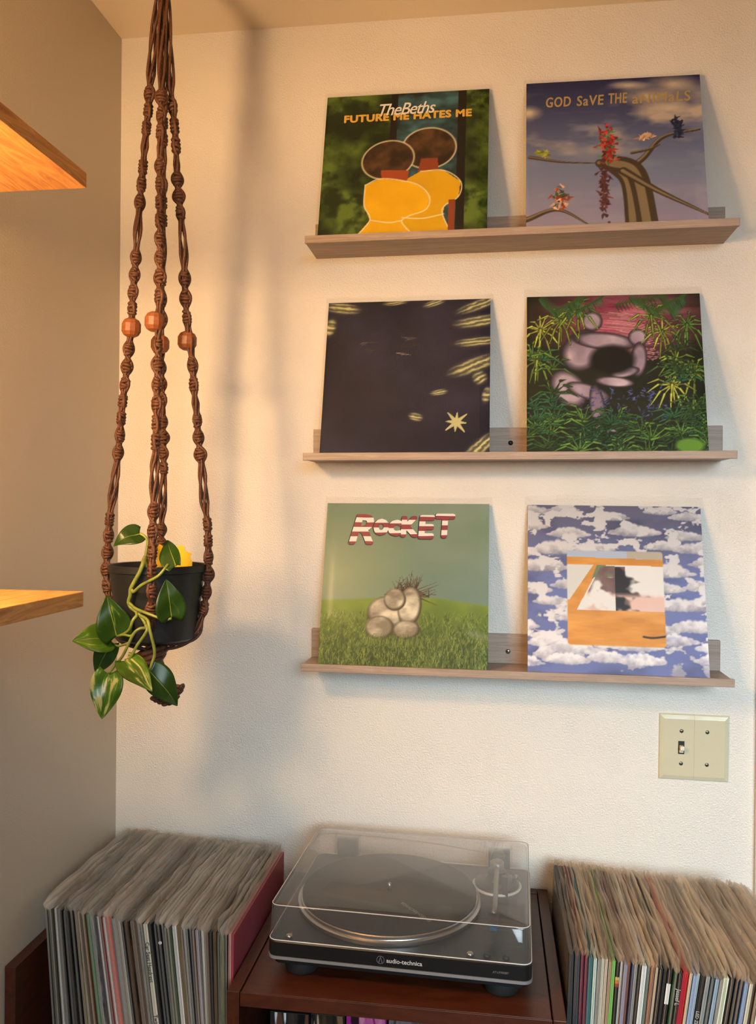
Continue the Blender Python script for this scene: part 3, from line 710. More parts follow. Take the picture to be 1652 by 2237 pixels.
# ------------------------------------------------------------------ turntable
TT = thing('turntable', 'black belt-drive turntable under a clear dust cover on the brown cabinet', 'turntable', (.6267, -.2148, TZ), (0, 0, -.0345))
def rprism(out, z0, z1, ch=.0):
    mb = MB()
    n = len(out)
    if not ch: return mb.prismz(out, z0, z1)
    def shr(o, k): return [(x*(1-k/.2), y*(1-k/.165)) for x, y in o]
    L = [(shr(out, ch), z0), (out, z0+ch), (out, z1-ch), (shr(out, ch), z1)]
    vs = []; fs = []
    for o, z in L: vs += [(x, y, z) for x, y in o]
    for j in range(3):
        for i in range(n): fs.append((j*n+i, j*n+(i+1) % n, (j+1)*n+(i+1) % n, (j+1)*n+i))
    fs += [tuple(reversed(range(n))), tuple(range(3*n, 4*n))]
    return mb.add(vs, fs)
PB, PT = .029, .0575    # plinth underside and top above the cabinet
o = rprism(rrect(.400, .330, .014), PB+.0055, PT, .0012).build('plinth', M['plinth'], TT); autosmooth(o)
o = rprism(rrect(.4015, .3315, .0145), PB+.0015, PB+.0060).build('silver_trim', M['silver'], TT); autosmooth(o)
o = rprism(rrect(.385, .315, .012), PB-.008, PB+.0020).build('bottom_tray', M['black'], TT); autosmooth(o)
for sx in (-1, 1):
    for sy in (-1, 1):
        MB().lathe([(.024, 0), (.026, .003), (.026, .018), (.020, PB-.008)], 28, (sx*.155, sy*.125, 0)).build('foot', M['rubber'], TT, True)
PC = (-.0360, .0000)
o = MB().lathe([(.1535, 0), (.1540, .0015), (.1540, .0060), (.1500, .0075), (.1495, .0085), (.1495, .0125), (.1480, .0138)], 96, (*PC, PT+.001)).build('platter', M['alu'], TT); autosmooth(o, 25)
MB().lathe([(.1470, 0), (.1470, .0022), (.1462, .0028)], 96, (*PC, PT+.0150)).build('slip_mat', M['mat'], TT, True)
autosmooth(TT.children[-1], 25)
MB().lathe([(.0036, 0), (.0036, .009), (.0028, .012), (.0012, .0135)], 20, (*PC, PT+.0165)).build('spindle', M['alu'], TT, True)
tm = text_mesh('audio-technica', .0128, 0, .0002, 0, 'LEFT'); obj('mat_lettering', tm, M['dimprint'], TT, (PC[0]+.082, PC[1]-.094, PT+.0181), (0, 0, math.radians(180-45)))
# tonearm
AC = (.142, .088)
M['ringw'] = mat('pale_ring', (206, 204, 198), .4)
MB().lathe([(.0430, 0), (.0430, .003), (.0405, .0036), (.0395, .0032)], 48, (*AC, PT)).build('tonearm_ring', M['ringw'], TT, True)
ab = MB().lathe([(.0385, .0005), (.0385, .008), (.034, .011), (.020, .013), (.016, .020), (.016, .028), (.012, .030)], 40, (*AC, PT)).build('tonearm_base', M['plinth'], TT); autosmooth(ab)
M['armgrey'] = mat('grey_arm_tube', (120, 120, 118), .35, .6)
az = PT+.034
arm = MB().tube([(AC[0], AC[1]+.035, az), (AC[0], AC[1]-.02, az), (AC[0]+.001, AC[1]-.14, az-.003), (AC[0]-.001, AC[1]-.165, az-.004)], .0042, 14).build('tonearm', M['armgrey'], TT, True)
MB().lathe([(.0115, -.012), (.0125, -.010), (.0125, .010), (.0115, .012)], 28).build('counterweight', M['black'], arm, True, (AC[0], AC[1]+.040, az), (PI/2, 0, 0))
MB().lathe([(.011, -.012), (.012, -.008), (.012, .008), (.009, .011)], 28).build('pivot_housing', M['armgrey'], arm, True, (AC[0], AC[1]+.002, az-.001))
bx('headshell', (AC[0]-.009, AC[1]-.196, az-.008), (AC[0]+.008, AC[1]-.160, az-.0035), M['black'], arm, bevel=.0015)
bx('cartridge', (AC[0]-.006, AC[1]-.192, az-.018), (AC[0]+.006, AC[1]-.172, az-.008), mat('blue_cartridge', (40, 80, 110), .4), arm, bevel=.001)
bx('arm_rest', (AC[0]+.010, AC[1]-.040, PT), (AC[0]+.020, AC[1]-.030, az), M['plinth'], TT, bevel=.001)
bx('lift_lever', (AC[0]+.028, AC[1]-.010, PT+.008), (AC[0]+.033, AC[1]+.010, PT+.020), M['black'], TT, bevel=.001)
MB().lathe([(.0035, 0), (.0035, .004), (.002, .006)], 16, (AC[0]+.033, AC[1]+.004, PT+.014)).build('lift_knob', M['alu'], TT, True)
for bxp, nm in ((-.169, 'power_button'), (.109, 'size_button'), (.134, 'speed_button'), (.162, 'cue_button')):
    k = M['alu'] if nm in ('power_button', 'size_button') else M['black']
    MB().lathe([(.0052, 0), (.0052, .003), (.0042, .0046)], 24, (bxp, -.1500, PT)).build(nm, k, TT, True)
MB().prismz([(-.171, -.1390), (-.167, -.1390), (-.169, -.1330)], PT, PT+.0003).build('indicator_mark', M['red'], TT)
# lettering on the front edge
tm = text_mesh('audio-technica', .0092, 0, .00012, .00005); o = obj('brand_lettering', tm, M['print'], TT, (-.0145, -.1654, PB+.0135), (PI/2, 0, 0))
em = MB()
for k in range(40):
    a0, a1 = 2*PI*k/40, 2*PI*(k+1)/40
    em.add([(.0060*math.cos(a0), 0, .0060*math.sin(a0)), (.0060*math.cos(a1), 0, .0060*math.sin(a1)), (.0053*math.cos(a1), 0, .0053*math.sin(a1)), (.0053*math.cos(a0), 0, .0053*math.sin(a0))], [(0, 1, 2, 3)])
em.add([(-.0030, 0, -.0042), (-.0020, 0, -.0042), (.0003, 0, .0048), (-.0003, 0, .0048)], [(0, 1, 2, 3)]).add([(.0030, 0, -.0042), (.0020, 0, -.0042), (-.0003, 0, .0048), (.0003, 0, .0048)], [(0, 1, 2, 3)])
em.build('emblem', M['dimprint'], TT, loc=(-.0235, -.1654, PB+.0165), fix=False)
tm = text_mesh('AT-LP70XBT', .0042, .15, .00005, .00005); obj('model_lettering', tm, M['dimprint'], TT, (.143, -.1654, PB+.0145), (PI/2, 0, 0))
# hinges
for hx in (-.142, .144):
    h = MB().box((hx-.020, .158, PT-.004), (hx+.020, .172, PT+.034)).build('hinge', M['plinth'], TT, bevel=.0025)
    MB().box((hx-.024, .1545, PT+.006), (hx-.021, .1715, PT+.040)).box((hx+.021, .1545, PT+.006), (hx+.024, .1715, PT+.040)).box((hx-.024, .1545, PT+.037), (hx+.024, .1715, PT+.040)).build('hinge_clip', M['acrylic'], h)
# clear dust cover: a shell with real thickness
def shell(out_b, out_t, z0, z1, th):
    mb = MB(); n = len(out_b)
    def off(o, k): return [(x*(1-k/.197), y*(1-k/.16)) for x, y in o]
    rings = [(out_b, z0), (out_t, z1-.004), (off(out_t, .0012), z1-.0012), (off(out_t, .004), z1)]
    inn = [(off(out_t, .006), z1-th), (off(out_t, th), z1-th-.003), (off(out_b, th), z0)]
    vs = []; fs = []
    for o, z in rings+inn: vs += [(x, y, z) for x, y in o]
    R_ = len(rings); T_ = R_+len(inn)
    for j in range(R_-1):
        for i in range(n): fs.append((j*n+i, j*n+(i+1) % n, (j+1)*n+(i+1) % n, (j+1)*n+i))
    fs.append(tuple(range((R_-1)*n, R_*n)))
    fs.append(tuple(reversed(range(R_*n, (R_+1)*n))))
    for j in range(R_, T_-1):
        for i in range(n): fs.append((j*n+i, j*n+(i+1) % n, (j+1)*n+(i+1) % n, (j+1)*n+i))
    for i in range(n): fs.append((i, (T_-1)*n+i, (T_-1)*n+(i+1) % n, (i+1) % n))
    return mb.add(vs, fs)
o = shell(rrect(.398, .326, .013), rrect(.394, .320, .012), PT+.0005, PT+.0545, .003).build('dust_cover', M['acrylic'], TT); autosmooth(o, 50)
M['edge'] = mat('acrylic_rim_and_highlight', (196, 196, 196), .15)
pts = [(x, y, PT+.0012) for x, y in rrect(.3985, .3265, .013)]
MB().tube(pts+[pts[0]], .0009, 6).build('cover_rim', M['edge'], o, True)
pts = [(x, y, PT+.0528) for x, y in rrect(.3925, .3185, .012)]
MB().tube(pts+[pts[0]], .0007, 6).build('cover_edge_highlight', M['edge'], o, True)  # pale tube added as the highlight line along the cover's top edge

# ------------------------------------------------------------------ records in the two stacks
rnd = random.Random(12)
def jacket_mesh(m_):
    me = MB().box((-.5, 0, 0), (.5, .313, .313)).mesh('jacket'); me.materials.append(m_); return me
JM = {0: jacket_mesh(M['jacket']), 1: jacket_mesh(M['jacket_m'])}
def stack_sleeve(seed):
    r = random.Random(seed); mb = MB(); ny = 16
    a = [r.random()*6.28 for _ in range(6)]; sp = .35+.5*r.random(); hh = .3225+.006*r.random()
    rows = [(0, 0), (.300, 0), (.3135, .1), (.319, .6), (hh, 1.0)]
    for side in (-1, 1):
        vs = []; fs = []
        for j, (z, k) in enumerate(rows):
            for i in range(ny+1):
                u = i/ny; y = -.0035+u*.322; e = min(u, 1-u)*2
                x = side*(.55-.45*(e < .06))
                x += k*(side*sp*.45*math.sin(PI*u)+.40*math.sin(5*u+a[0])+.30*math.sin(11*u+a[1]+side)+.20*math.sin(23*u+a[2]))
                vs.append((x, y, z+k*(.0016*math.sin(7*u+a[3]+side)+.0010*math.sin(19*u+a[4]))-(0.004*k if e < .06 else 0)))
        for j in range(len(rows)-1):
            for i in range(ny):
                q = j*(ny+1)+i; fs.append((q, q+1, q+ny+2, q+ny+1))
        mb.add(vs, fs)
    me = mb.mesh('sleeve', True, False); me.materials.append(M[('film_stack', 'film_stack_b', 'film_stack_c')[seed % 3]]); return me
SM = [stack_sleeve(k) for k in range(9)]
SMC = SM[0].copy(); SMC.materials.clear(); SMC.materials.append(M['film'])
ORD = 'zeroth first second third fourth fifth sixth seventh eighth ninth tenth eleventh twelfth thirteenth fourteenth fifteenth sixteenth seventeenth eighteenth nineteenth'.split()
TENS = {20: 'twent', 30: 'thirt', 40: 'fort', 50: 'fift', 60: 'sixt'}
def ordinal(k):
    if k < 20: return ORD[k]
    t, u = k//10*10, k % 10
    return TENS[t]+('ieth' if u == 0 else 'y-'+ORD[u])
# colour name, rgb, thickness mm, mottled
K = ('black', (26, 25, 26)); DG = ('dark grey', (58, 56, 56)); WH = ('white', (226, 222, 214)); CR = ('cream', (220, 208, 178)); LG = ('light grey', (176, 174, 170)); TN = ('tan', (168, 144, 116)); BR = ('brown', (98, 72, 54)); TP = ('taupe', (132, 116, 102))
LEFT = [(K, 5, 0), (('dark olive', (70, 68, 54)), 12, 0), (WH, 3, 0), (TP, 9, 1), (K, 4, 0), (DG, 6, 0), (DG, 5, 1), (K, 7, 0), (TN, 5, 1), (CR, 7, 1), (BR, 5, 0), (('rust brown', (122, 80, 58)), 4, 0), (('green', (48, 118, 62)), 8, 0), (LG, 7, 1),
        (('dark purple', (60, 44, 66)), 5, 0), (WH, 3, 0), (('dark red', (120, 22, 34)), 6, 0), (WH, 3, 0), (('salmon red', (214, 96, 84)), 9, 0), (('slate', (96, 92, 98)), 4, 0), (LG, 6, 0), (TP, 5, 0), (('pale grey', (200, 194, 184)), 5, 0), (K, 6, 0), (BR, 8, 1), (TP, 8, 0), (BR, 5, 0),
        (LG, 4, 1), (('dim brown', (84, 74, 66)), 7, 0), (('cream', (230, 222, 200)), 8, 0), (K, 7, 0), (K, 6, 0), (K, 7, 0), (('black', (30, 32, 32)), 6, 0), (('olive grey', (92, 96, 78)), 7, 1), (('mossy', (78, 84, 60)), 5, 0), (WH, 8, 0), (('golden tan', (150, 124, 82)), 7, 1), (BR, 5, 1), (LG, 4, 0), (K, 6, 0), (('dark plum', (58, 46, 54)), 5, 0),
        (BR, 4, 0), (('pale mauve', (180, 164, 176)), 5, 0), (DG, 4, 0), (WH, 4, 0), (TP, 5, 0), (BR, 4, 0), (K, 5, 0), (('bronze', (110, 88, 60)), 6, 1), (K, 6, 0), (('sage', (128, 132, 104)), 9, 1), (K, 4, 0), (('dusty pink', (196, 140, 130)), 5, 0), (K, 4, 0)]
RIGHT = [(DG, 9, 0), (('charcoal', (64, 64, 66)), 10, 0), (('maroon', (110, 46, 66)), 6, 0), (('maroon', (118, 50, 70)), 5, 0), (('teal', (60, 104, 106)), 8, 0), (('mint', (196, 216, 206)), 6, 0), (LG, 6, 1), (CR, 5, 0), (('beige', (206, 190, 170)), 5, 0), (TN, 5, 0), (('lime green', (132, 196, 92)), 6, 0), (K, 7, 1), (WH, 4, 0), (('lavender grey', (150, 150, 172)), 5, 0),
         (('red brown', (150, 96, 78)), 6, 0), (('navy', (40, 48, 88)), 5, 0), (('beige', (200, 188, 168)), 5, 0), (K, 4, 0), (('white', (222, 222, 216)), 9, 0), (('grey green', (124, 142, 130)), 5, 1), (('reddish', (176, 120, 94)), 7, 1), (('beige', (204, 184, 160)), 4, 0), (K, 7, 0), (('black', (22, 26, 28)), 6, 0), (K, 9, 0), (('bottle green', (50, 84, 66)), 5, 0), (K, 8, 0),
         (('bright red', (196, 26, 44)), 10, 0), (CR, 4, 0), (('light blue', (142, 168, 206)), 7, 0), (WH, 4, 0), (K, 7, 0), (('speckled grey', (176, 180, 178)), 7, 1), (('dark teal', (50, 74, 86)), 6, 0), (('pale blue', (150, 174, 196)), 6, 0), (LG, 6, 1), (('cream', (238, 230, 196)), 10, 0), (K, 8, 0), (DG, 5, 0), (('navy', (34, 40, 60)), 6, 0), (('sky blue', (120, 158, 206)), 6, 0), (CR, 6, 0),
         (BR, 5, 0), (TN, 4, 0), (('white', (232, 234, 236)), 8, 0), (DG, 6, 1), (K, 6, 0), (('blue', (70, 96, 150)), 5, 0), (TN, 6, 0), (WH, 5, 0), (DG, 6, 0), (BR, 6, 1), (LG, 6, 0), (K, 6, 0), (('tan', (180, 160, 130)), 6, 0), (DG, 6, 0)]
def stack(data, x0, x1, lean, side, group, z0, yb=(-.36, -.36)):
    tot = sum(d[1] for d in data)+.9*len(data); k = (x1-x0)/tot; x = x0; out = []
    cnt = {}
    for i, ((cn, c), t, mo) in enumerate(data):
        pitch = (t+.9)*k; xc = x+pitch/2; x += pitch; f = i/(len(data)-1); a = math.radians(lean(f)); h = .313
        jit = rnd.uniform(-.004, .004)
        lab = '%s%s spined record, %s from the left, in the stack %s' % (cn, ' mottled' if mo else '', ordinal(i+1), side)
        r = thing('vinyl_record', lab, 'record', (xc-h*math.sin(a), yb[0]+(yb[1]-yb[0])*f+jit, z0+rnd.uniform(0, .002)), (0, a, 0), group)
        j = bpy.data.objects.new('jacket', JM[mo]); col.objects.link(j); j.parent = r; j.scale = (pitch*.80, 1, 1); q = lin(c); j.color = (*q, 1)
        last = side.startswith('left') and i == len(data)-1
        s = bpy.data.objects.new('sleeve', SMC if last else SM[rnd.randrange(len(SM))]); col.objects.link(s); s.parent = r; s.scale = (pitch*.92, 1, 1)
        out.append((r, pitch))
    return out
def leanL(f): return -(4.0+5.5*math.sin(min(f/.7, 1)*PI/2)) if f < .32 else -(8.0*(1-((f-.32)/.68)**1.3)) if f > .32 else -8
def leanL(f):
    P = [(0, 4.5), (.3, 8.2), (.55, 7.5), (.75, 5.2), (.88, 2.5), (1, -.3)]
    for (a, b), (c, d) in zip(P, P[1:]):
        if f <= c: return -(b+(d-b)*(f-a)/(c-a))
    return .3
def leanR(f): return 1.4+7.0*min(f/.6, 1)
LS = stack(LEFT, .034, .3690, leanL, 'left of the turntable', 'records left of the turntable', .4545, (-.332, -.376))
RS = stack(RIGHT, .8760, 1.205, leanR, 'right of the turntable', 'records right of the turntable', .4545, (-.352, -.392))
# the pink record facing the turntable
LS[-1][0].children[0].color = (*lin((150, 62, 74)), 1)
LS[-1][0]['label'] = 'rose pink faced record, last in the stack left of the turntable'
def spine_text(rec, s, ztop, size, material, w):
    r, p = rec; me = text_mesh(s, size, 0, size*.012, 0, 'LEFT')
    o = obj('spine_lettering', me, material, r, (-size*.33, -.0006, ztop), None)
    o.rotation_euler = Euler((PI/2, PI/2, 0), 'XYZ'); return o
TI = M['black_ink']; TWH = M['print']
for st, i, s, z, sz, m_ in ((LS, 29, 'Car Seat Headrest', .285, .0085, TI), (LS, 29, 'Twin Fantasy (Mirror To Mirror)', .170, .0085, TI), (LS, 28, 'CAR SEAT HEADREST', .300, .0075, M['dimprint']), (LS, 28, 'TEENS OF DENIAL', .160, .0085, M['dimprint']),
                            (RS, 31, 'LED ZEPPELIN IV', .262, .0065, TWH), (RS, 36, 'LONG-LOST', .210, .0085, TI), (RS, 18, 'RADIOHEAD', .225, .0070, M['dimprint']), (RS, 26, 'Jessef L', .290, .0080, TWH)):
    spine_text(st[i], s, z, sz, m_, 0)
# a white paper label on one black spine and a pale dot on another
r, p = RS[24]; bx('spine_label', (-.0028, -.0006, .262), (.0028, -.0001, .292), M['white_ink'], r)
r, p = LS[32]; MB().lathe([(.0028, 0), (.0028, .0004)], 20).build('spine_dot', M['white_ink'], r, loc=(0, -.0002, .285), rot=(PI/2, 0, 0))
r, p = RS[44]; bx('spine_label', (-.0024, -.0006, .275), (.0024, -.0001, .300), M['dimprint'], r)
r, p = RS[11]
for q, c in enumerate(((206, 186, 90), (206, 120, 50), (150, 50, 50))): bx('colour_band', (-.0026, -.0006, .286-.005*q), (.0026, -.0001, .2905-.005*q), mat('band_%d' % q, c, .5), r)

# ------------------------------------------------------------------ hanging planter
HC = at(345, 1232, -.335)              # middle of the pot's rim
rim_r = .5*(at(447, 1232, -.335)-at(243, 1232, -.335)).length*.985; bot_r = .5*(at(424, 1395, -.335)-at(262, 1395, -.335)).length*.985
zb = at(343, 1396, -.335).z; hpot = HC.z-zb
pot = thing('plant_pot', 'dark charcoal plastic plant pot hanging in the corner', 'pot', (HC.x, HC.y, zb))
def pr(r0, r1, t): return r0+(r1-r0)*t
prof = [(bot_r*.55, .004), (bot_r-.006, .0), (bot_r, .004)]+[(pr(bot_r, rim_r-.003, t), pr(.004, hpot-.012, t)) for t in (.33, .66, 1)]+[(rim_r-.0005, hpot-.011), (rim_r, hpot-.001), (rim_r-.001, hpot), (rim_r-.003, hpot-.001), (rim_r-.006, hpot-.014), (bot_r-.002, .006), (.001, .006)]
o = MB().lathe(prof, 64).build('pot_body', M['pot'], pot); autosmooth(o, 40)
MB().lathe([(.001, hpot-.028), (rim_r-.011, hpot-.028), (rim_r-.010, hpot-.024), (.001, hpot-.019)], 48).build('potting_soil', M['soil'], pot, True)

# yellow card stuck in the soil
def crop(cx, cy): return (130+cx/4.236, 1100+cy/4.236)
card = [(900, 680), (895, 540), (900, 465), (912, 430), (905, 405), (925, 375), (960, 395), (985, 385), (1010, 400), (1050, 392), (1080, 405), (1130, 380), (1155, 405), (1165, 440), (1222, 462), (1210, 500), (1230, 545), (1222, 680)]
c0 = at(*crop(1060, 640), -.322)
tc_ = tag(MB().prism([((at(*crop(a, b), -.322)-c0).x, (at(*crop(a, b), -.322)-c0).z) for a, b in card], -.0004, .0004).build('sticky_card', M['yellow'], loc=c0), 'bright yellow star-edged sticky card standing in the hanging pot', 'card')

# macrame hanger
mh = thing('macrame_hanger', 'brown knotted macrame plant hanger with wooden beads hanging from the ceiling', 'plant hanger', (HC.x, HC.y, zb-.06))
O = Vector((HC.x, HC.y, zb-.06))
VC = (Vector((CAM.x, CAM.y, 0))-Vector((HC.x, HC.y, 0))).normalized()
def strand(pxs, depth, knots, name='cord_strand', seed=0, rk=.0075):
    """pxs: (px, py) down the strand; depth: how far it swings from the hanger's axis towards the camera at the rim; knots: (y0, y1) spans that are knotted"""
    r = random.Random(seed)
    P = []
    for x, y in pxs:
        t = max(0, min(1, y/1230)); Y = HC.y-depth*t
        if y > 1330: Y = HC.y-depth*max(.15, 1-(y-1330)/110)
        P.append((at(x, y, Y), y))
    S_ = catmull([p for p, y in P], 14); ys = [y for p, y in P]
    yv = []
    for i in range(len(ys)-1): yv += [ys[i]+(ys[i+1]-ys[i])*k/14 for k in range(14)]
    yv.append(ys[-1])
    mb = MB()
    def isk(y): return any(a <= y <= b for a, b in knots)
    # core cords
    n = len(S_)
    for c in range(4):
        pts = []; 
        for i, p in enumerate(S_):
            tg = (S_[min(i+1, n-1)]-S_[max(i-1, 0)]).normalized(); nn = tg.cross(VC).normalized(); bb = tg.cross(nn)
            y = yv[i]; k = .0028 if isk(y) else .0042
            if not isk(y):
                d = min([min(abs(y-a), abs(y-b)) for a, b in knots]+[60]); k = .0026+.0030*min(1, d/28)
            w = c*PI/2+i*.10+seed
            pts.append(p-O+nn*(math.cos(w)*k)+bb*(math.sin(w)*k))
        mb.tube(pts, .0024, 6)
    # spiralling knots: two outer cords cross at every node, with rungs wound between them
    for a0, b0 in knots:
        idx = [i for i in range(n) if a0 <= yv[i] <= b0]
        if len(idx) < 3: continue
        cum = [0.0]
        for i in idx[1:]: cum.append(cum[-1]+(S_[i]-S_[i-1]).length)
        tot = cum[-1]; nl = max(1, round(tot/.0285)); lam = tot/nl; psi0 = r.random()*3
        def frame(t):
            t = max(0, min(tot, t)); k = 0
            while k < len(cum)-2 and cum[k+1] < t: k += 1
            f = (t-cum[k])/max(1e-9, cum[k+1]-cum[k]); i = idx[k]; j = min(i+1, n-1)
            p = S_[i].lerp(S_[j], min(1, f)); tg = (S_[min(j+1, n-1)]-S_[max(i-1, 0)]).normalized(); nn = tg.cross(VC).normalized(); return p-O, tg, nn, tg.cross(nn)
        wv = [.82+.36*r.random() for _ in range(nl+1)]
        cords = ([], [])
        for q in range(nl*10+1):
            t = tot*q/(nl*10); p, tg, nn, bb = frame(t); ps = psi0+.55*t/lam; e = nn*math.cos(ps)+bb*math.sin(ps); h = -nn*math.sin(ps)+bb*math.cos(ps)
            w = rk*wv[min(nl-1, int(t/lam))]*math.sin(PI*t/lam); k = .0022*math.cos(PI*t/lam)
            cords[0].append(p+e*w+h*k); cords[1].append(p-e*w-h*k)
        for c in cords: mb.tube(c, .0029, 7)
        for L in range(nl):
            for fr in (.24, .41, .59, .76):
                t = (L+fr+r.uniform(-.03, .03))*lam; p, tg, nn, bb = frame(t); ps = psi0+.55*t/lam; e = nn*math.cos(ps)+bb*math.sin(ps); h = -nn*math.sin(ps)+bb*math.cos(ps)
                w = rk*wv[L]*abs(math.sin(PI*fr))*.92
                mb.ring(p, e*max(w, .003), h*.0052, tg, .0026, 12, 6, r.uniform(-.0022, .0022))
    return mb.build(name, M['jute'], mh, True)
KL = [(185, 300), (345, 470), (540, 692), (742, 1012), (1112, 1335)]
KF = [(190, 310), (340, 670), (735, 990), (1092, 1348)]
KR = [(205, 345), (372, 488), (585, 715), (775, 865), (898, 1012), (1125, 1348)]
KB = [(210, 330), (380, 500), (580, 720), (785, 890), (905, 1040), (1140, 1235)]
strand([(349, -95), (348, -40), (347, 0), (335, 100), (328, 185), (325, 230), (318, 300), (312, 370), (305, 450), (298, 545), (294, 600), (290, 650), (287, 715), (281, 765), (276, 815), (268, 880), (262, 950), (257, 1000), (249, 1065), (240, 1130), (236, 1190), (233, 1240), (234, 1285), (243, 1325), (262, 1390), (300, 1408), (326, 1414)], .012, KL, seed=1)
strand([(355, -95), (356, -40), (356, 0), (353, 100), (353, 200), (352, 260), (350, 330), (350, 420), (350, 500), (350, 560), (349, 630), (347, 702), (345, 745), (345, 800), (343, 860), (342, 920), (340, 980), (338, 1030), (336, 1100), (334, 1150), (333, 1200), (332, 1250), (331, 1310), (332, 1350), (332, 1396), (330, 1412)], .092, KF, seed=2)
strand([(361, -95), (362, -40), (363, 0), (368, 100), (374, 200), (379, 250), (384, 310), (388, 400), (395, 470), (402, 560), (404, 620), (408, 690), (415, 745), (421, 800), (424, 850), (430, 905), (434, 960), (441, 1020), (446, 1090), (453, 1140), (455, 1190), (455, 1250), (449, 1310), (440, 1350), (424, 1388), (380, 1408), (334, 1414)], -.012, KR, seed=3)
strand([(356, -95), (357, -40), (358, 0), (358, 100), (358, 200), (357, 300), (356, 420), (355, 560), (353, 650), (352, 752), (352, 800), (354, 860), (356, 930), (357, 980), (358, 1030), (355, 1100), (353, 1150), (352, 1200), (352, 1240), (352, 1300), (350, 1350), (345, 1395), (334, 1414)], -.092, KB, seed=4)
def bead(px, py, Y, r=.0150):
    p = at(px, py, Y); mb = MB()
    mb.lathe([(r*.42, -r), (r*.78, -r*.80), (r, -r*.42), (r, r*.42), (r*.78, r*.80), (r*.42, r)], 12)
    return mb.build('wooden_bead', M['bead'], mh, False, p-O, (.05, .04, .3))
bead(287, 716, HC.y-.007); bead(338, 703, HC.y-.054); bead(350, 752, HC.y+.050); bead(409, 745, HC.y+.012)
# ceiling hook and the wrapped gather at the top
ht = at(355, -95, HC.y)
mb = MB()
for k in range(9):
    p = Vector((ht.x, ht.y, ht.z-.004-.006*k)); mb.ring(p-O, Vector((.013, 0, 0)), Vector((0, .013, 0)), Vector((0, 0, 1)), .0034, 18, 6, .001)
mb.build('gather_wrap', M['jute'], mh, True)
hp = [(0, 0, 0), (0, 0, .012), (.012, 0, .024), (.014, 0, .036), (0, 0, .046)]
ctop = CEIL-O.z; hb = ht-O
pts = catmull([hb+Vector((0, 0, -.004)), hb+Vector((-.010, 0, .010)), hb+Vector((-.004, 0, .024)), hb+Vector((0, 0, .03)), Vector((hb.x, hb.y, ctop))], 6)
MB().tube(pts, .0022, 8).build('ceiling_hook', M['brass'], mh, True)
# gathering knot and tassel under the pot
g0 = at(331, 1420, HC.y-.012)
mb = MB()
for k in range(7):
    p = g0+Vector((-.001*k, 0, -.0015-.0042*k)); rr_ = (.019, .024, .024, .020, .022, .020, .016)[k]; a = k*.7
    A = Vector((math.cos(a), math.sin(a), .22)).normalized()*rr_; B = Vector((-math.sin(a), math.cos(a), .05)).normalized()*rr_*.82
    mb.ring(p-O, A, B, Vector((0, 0, 1)), .0052, 16, 6, .003)
mb.build('gathering_knot', M['jute'], mh, True)
mb = MB(); r = random.Random(9)
ends = [(343, 1532), (352, 1536), (362, 1540), (374, 1538), (388, 1528), (396, 1512), (400, 1502), (384, 1516), (368, 1530), (336, 1528)]
for k, (ex, ey) in enumerate(ends):
    dY = r.uniform(-.016, .016)
    P = [g0+Vector((r.uniform(-.008, .008), r.uniform(-.008, .008), -.022)), at(338+r.uniform(-5, 5), 1458, HC.y-.01+dY*.4), at(352+(ex-352)*.35+r.uniform(-3, 3), 1492, HC.y-.01+dY), at(ex, ey, HC.y-.01+dY)]
    Q = [p-O for p in catmull(P, 6)]
    mb.tube(Q, [.0034]*(len(Q)-1)+[.0026], 7)
    e = Q[-1]; d = (Q[-1]-Q[-3]).normalized(); n1 = d.orthogonal().normalized(); n2 = d.cross(n1)
    mb.ring(e-d*.002, n1*.0042, n2*.0042, d, .0026, 10, 5, .001)
mb.build('tassel', M['jute'], mh, True)

# ------------------------------------------------------------------ trailing pothos
pl = thing('pothos_plant', 'trailing green and cream variegated pothos growing out of the hanging pot', 'plant', (HC.x, HC.y, HC.z-.02))
PO = Vector((HC.x, HC.y, HC.z-.02))
YF = HC.y-rim_r*.93-.010            # just in front of the pot
def path(pts): return [at(*crop(a, b), Y)-PO for a, b, Y in pts]
def stem(pts, r0=.0026, r1=.0020, name='stem'):
    Q = catmull(path(pts), 6); n = len(Q); MB().tube(Q, [r0+(r1-r0)*i/(n-1) for i in range(n)], 8).build(name, M['stem'], pl, True)
stem([(830, 640, HC.y-.01), (800, 500, HC.y-.035), (778, 530, HC.y-.060), (772, 560, YF+.002), (740, 640, YF), (690, 730, YF), (660, 790, YF+.001), (655, 850, YF+.003), (640, 910, YF+.004), (660, 960, YF+.004), (710, 1000, YF+.002), (760, 1050, YF), (800, 1120, YF-.002)], .0034, .0028, 'vine')
stem([(790, 520, HC.y-.045), (808, 420, HC.y-.045), (815, 350, HC.y-.045), (790, 305, HC.y-.045), (745, 277, HC.y-.045)])
stem([(668, 800, YF), (690, 815, YF-.006), (760, 755, YF-.014), (900, 680, YF-.020), (960, 620, YF-.018), (1005, 562, YF-.012)])
stem([(645, 920, YF+.003), (700, 970, YF-.004), (800, 1012, YF-.012), (900, 1050, YF-.014), (980, 1075, YF-.012), (1038, 1062, YF-.010)])
stem([(715, 1005, YF+.002), (712, 1040, YF-.004), (680, 1080, YF-.008), (650, 1160, YF-.006), (600, 1203, YF+.004), (540, 1228, YF+.010)])
stem([(800, 1120, YF-.002), (795, 1150, YF-.006), (740, 1160, YF-.010), (680, 1215, YF-.012), (590, 1400, YF-.006), (520, 1490, YF), (458, 1570, YF+.004)])
stem([(800, 1120, YF-.002), (812, 1160, YF-.008), (790, 1210, YF-.010), (720, 1310, YF-.012), (655, 1425, YF-.014), (610, 1450, YF-.012)])
stem([(750, 1035, YF), (815, 1080, YF-.010), (838, 1180, YF-.014), (880, 1370, YF-.010), (852, 1490, YF-.012), (832, 1545, YF-.012)])
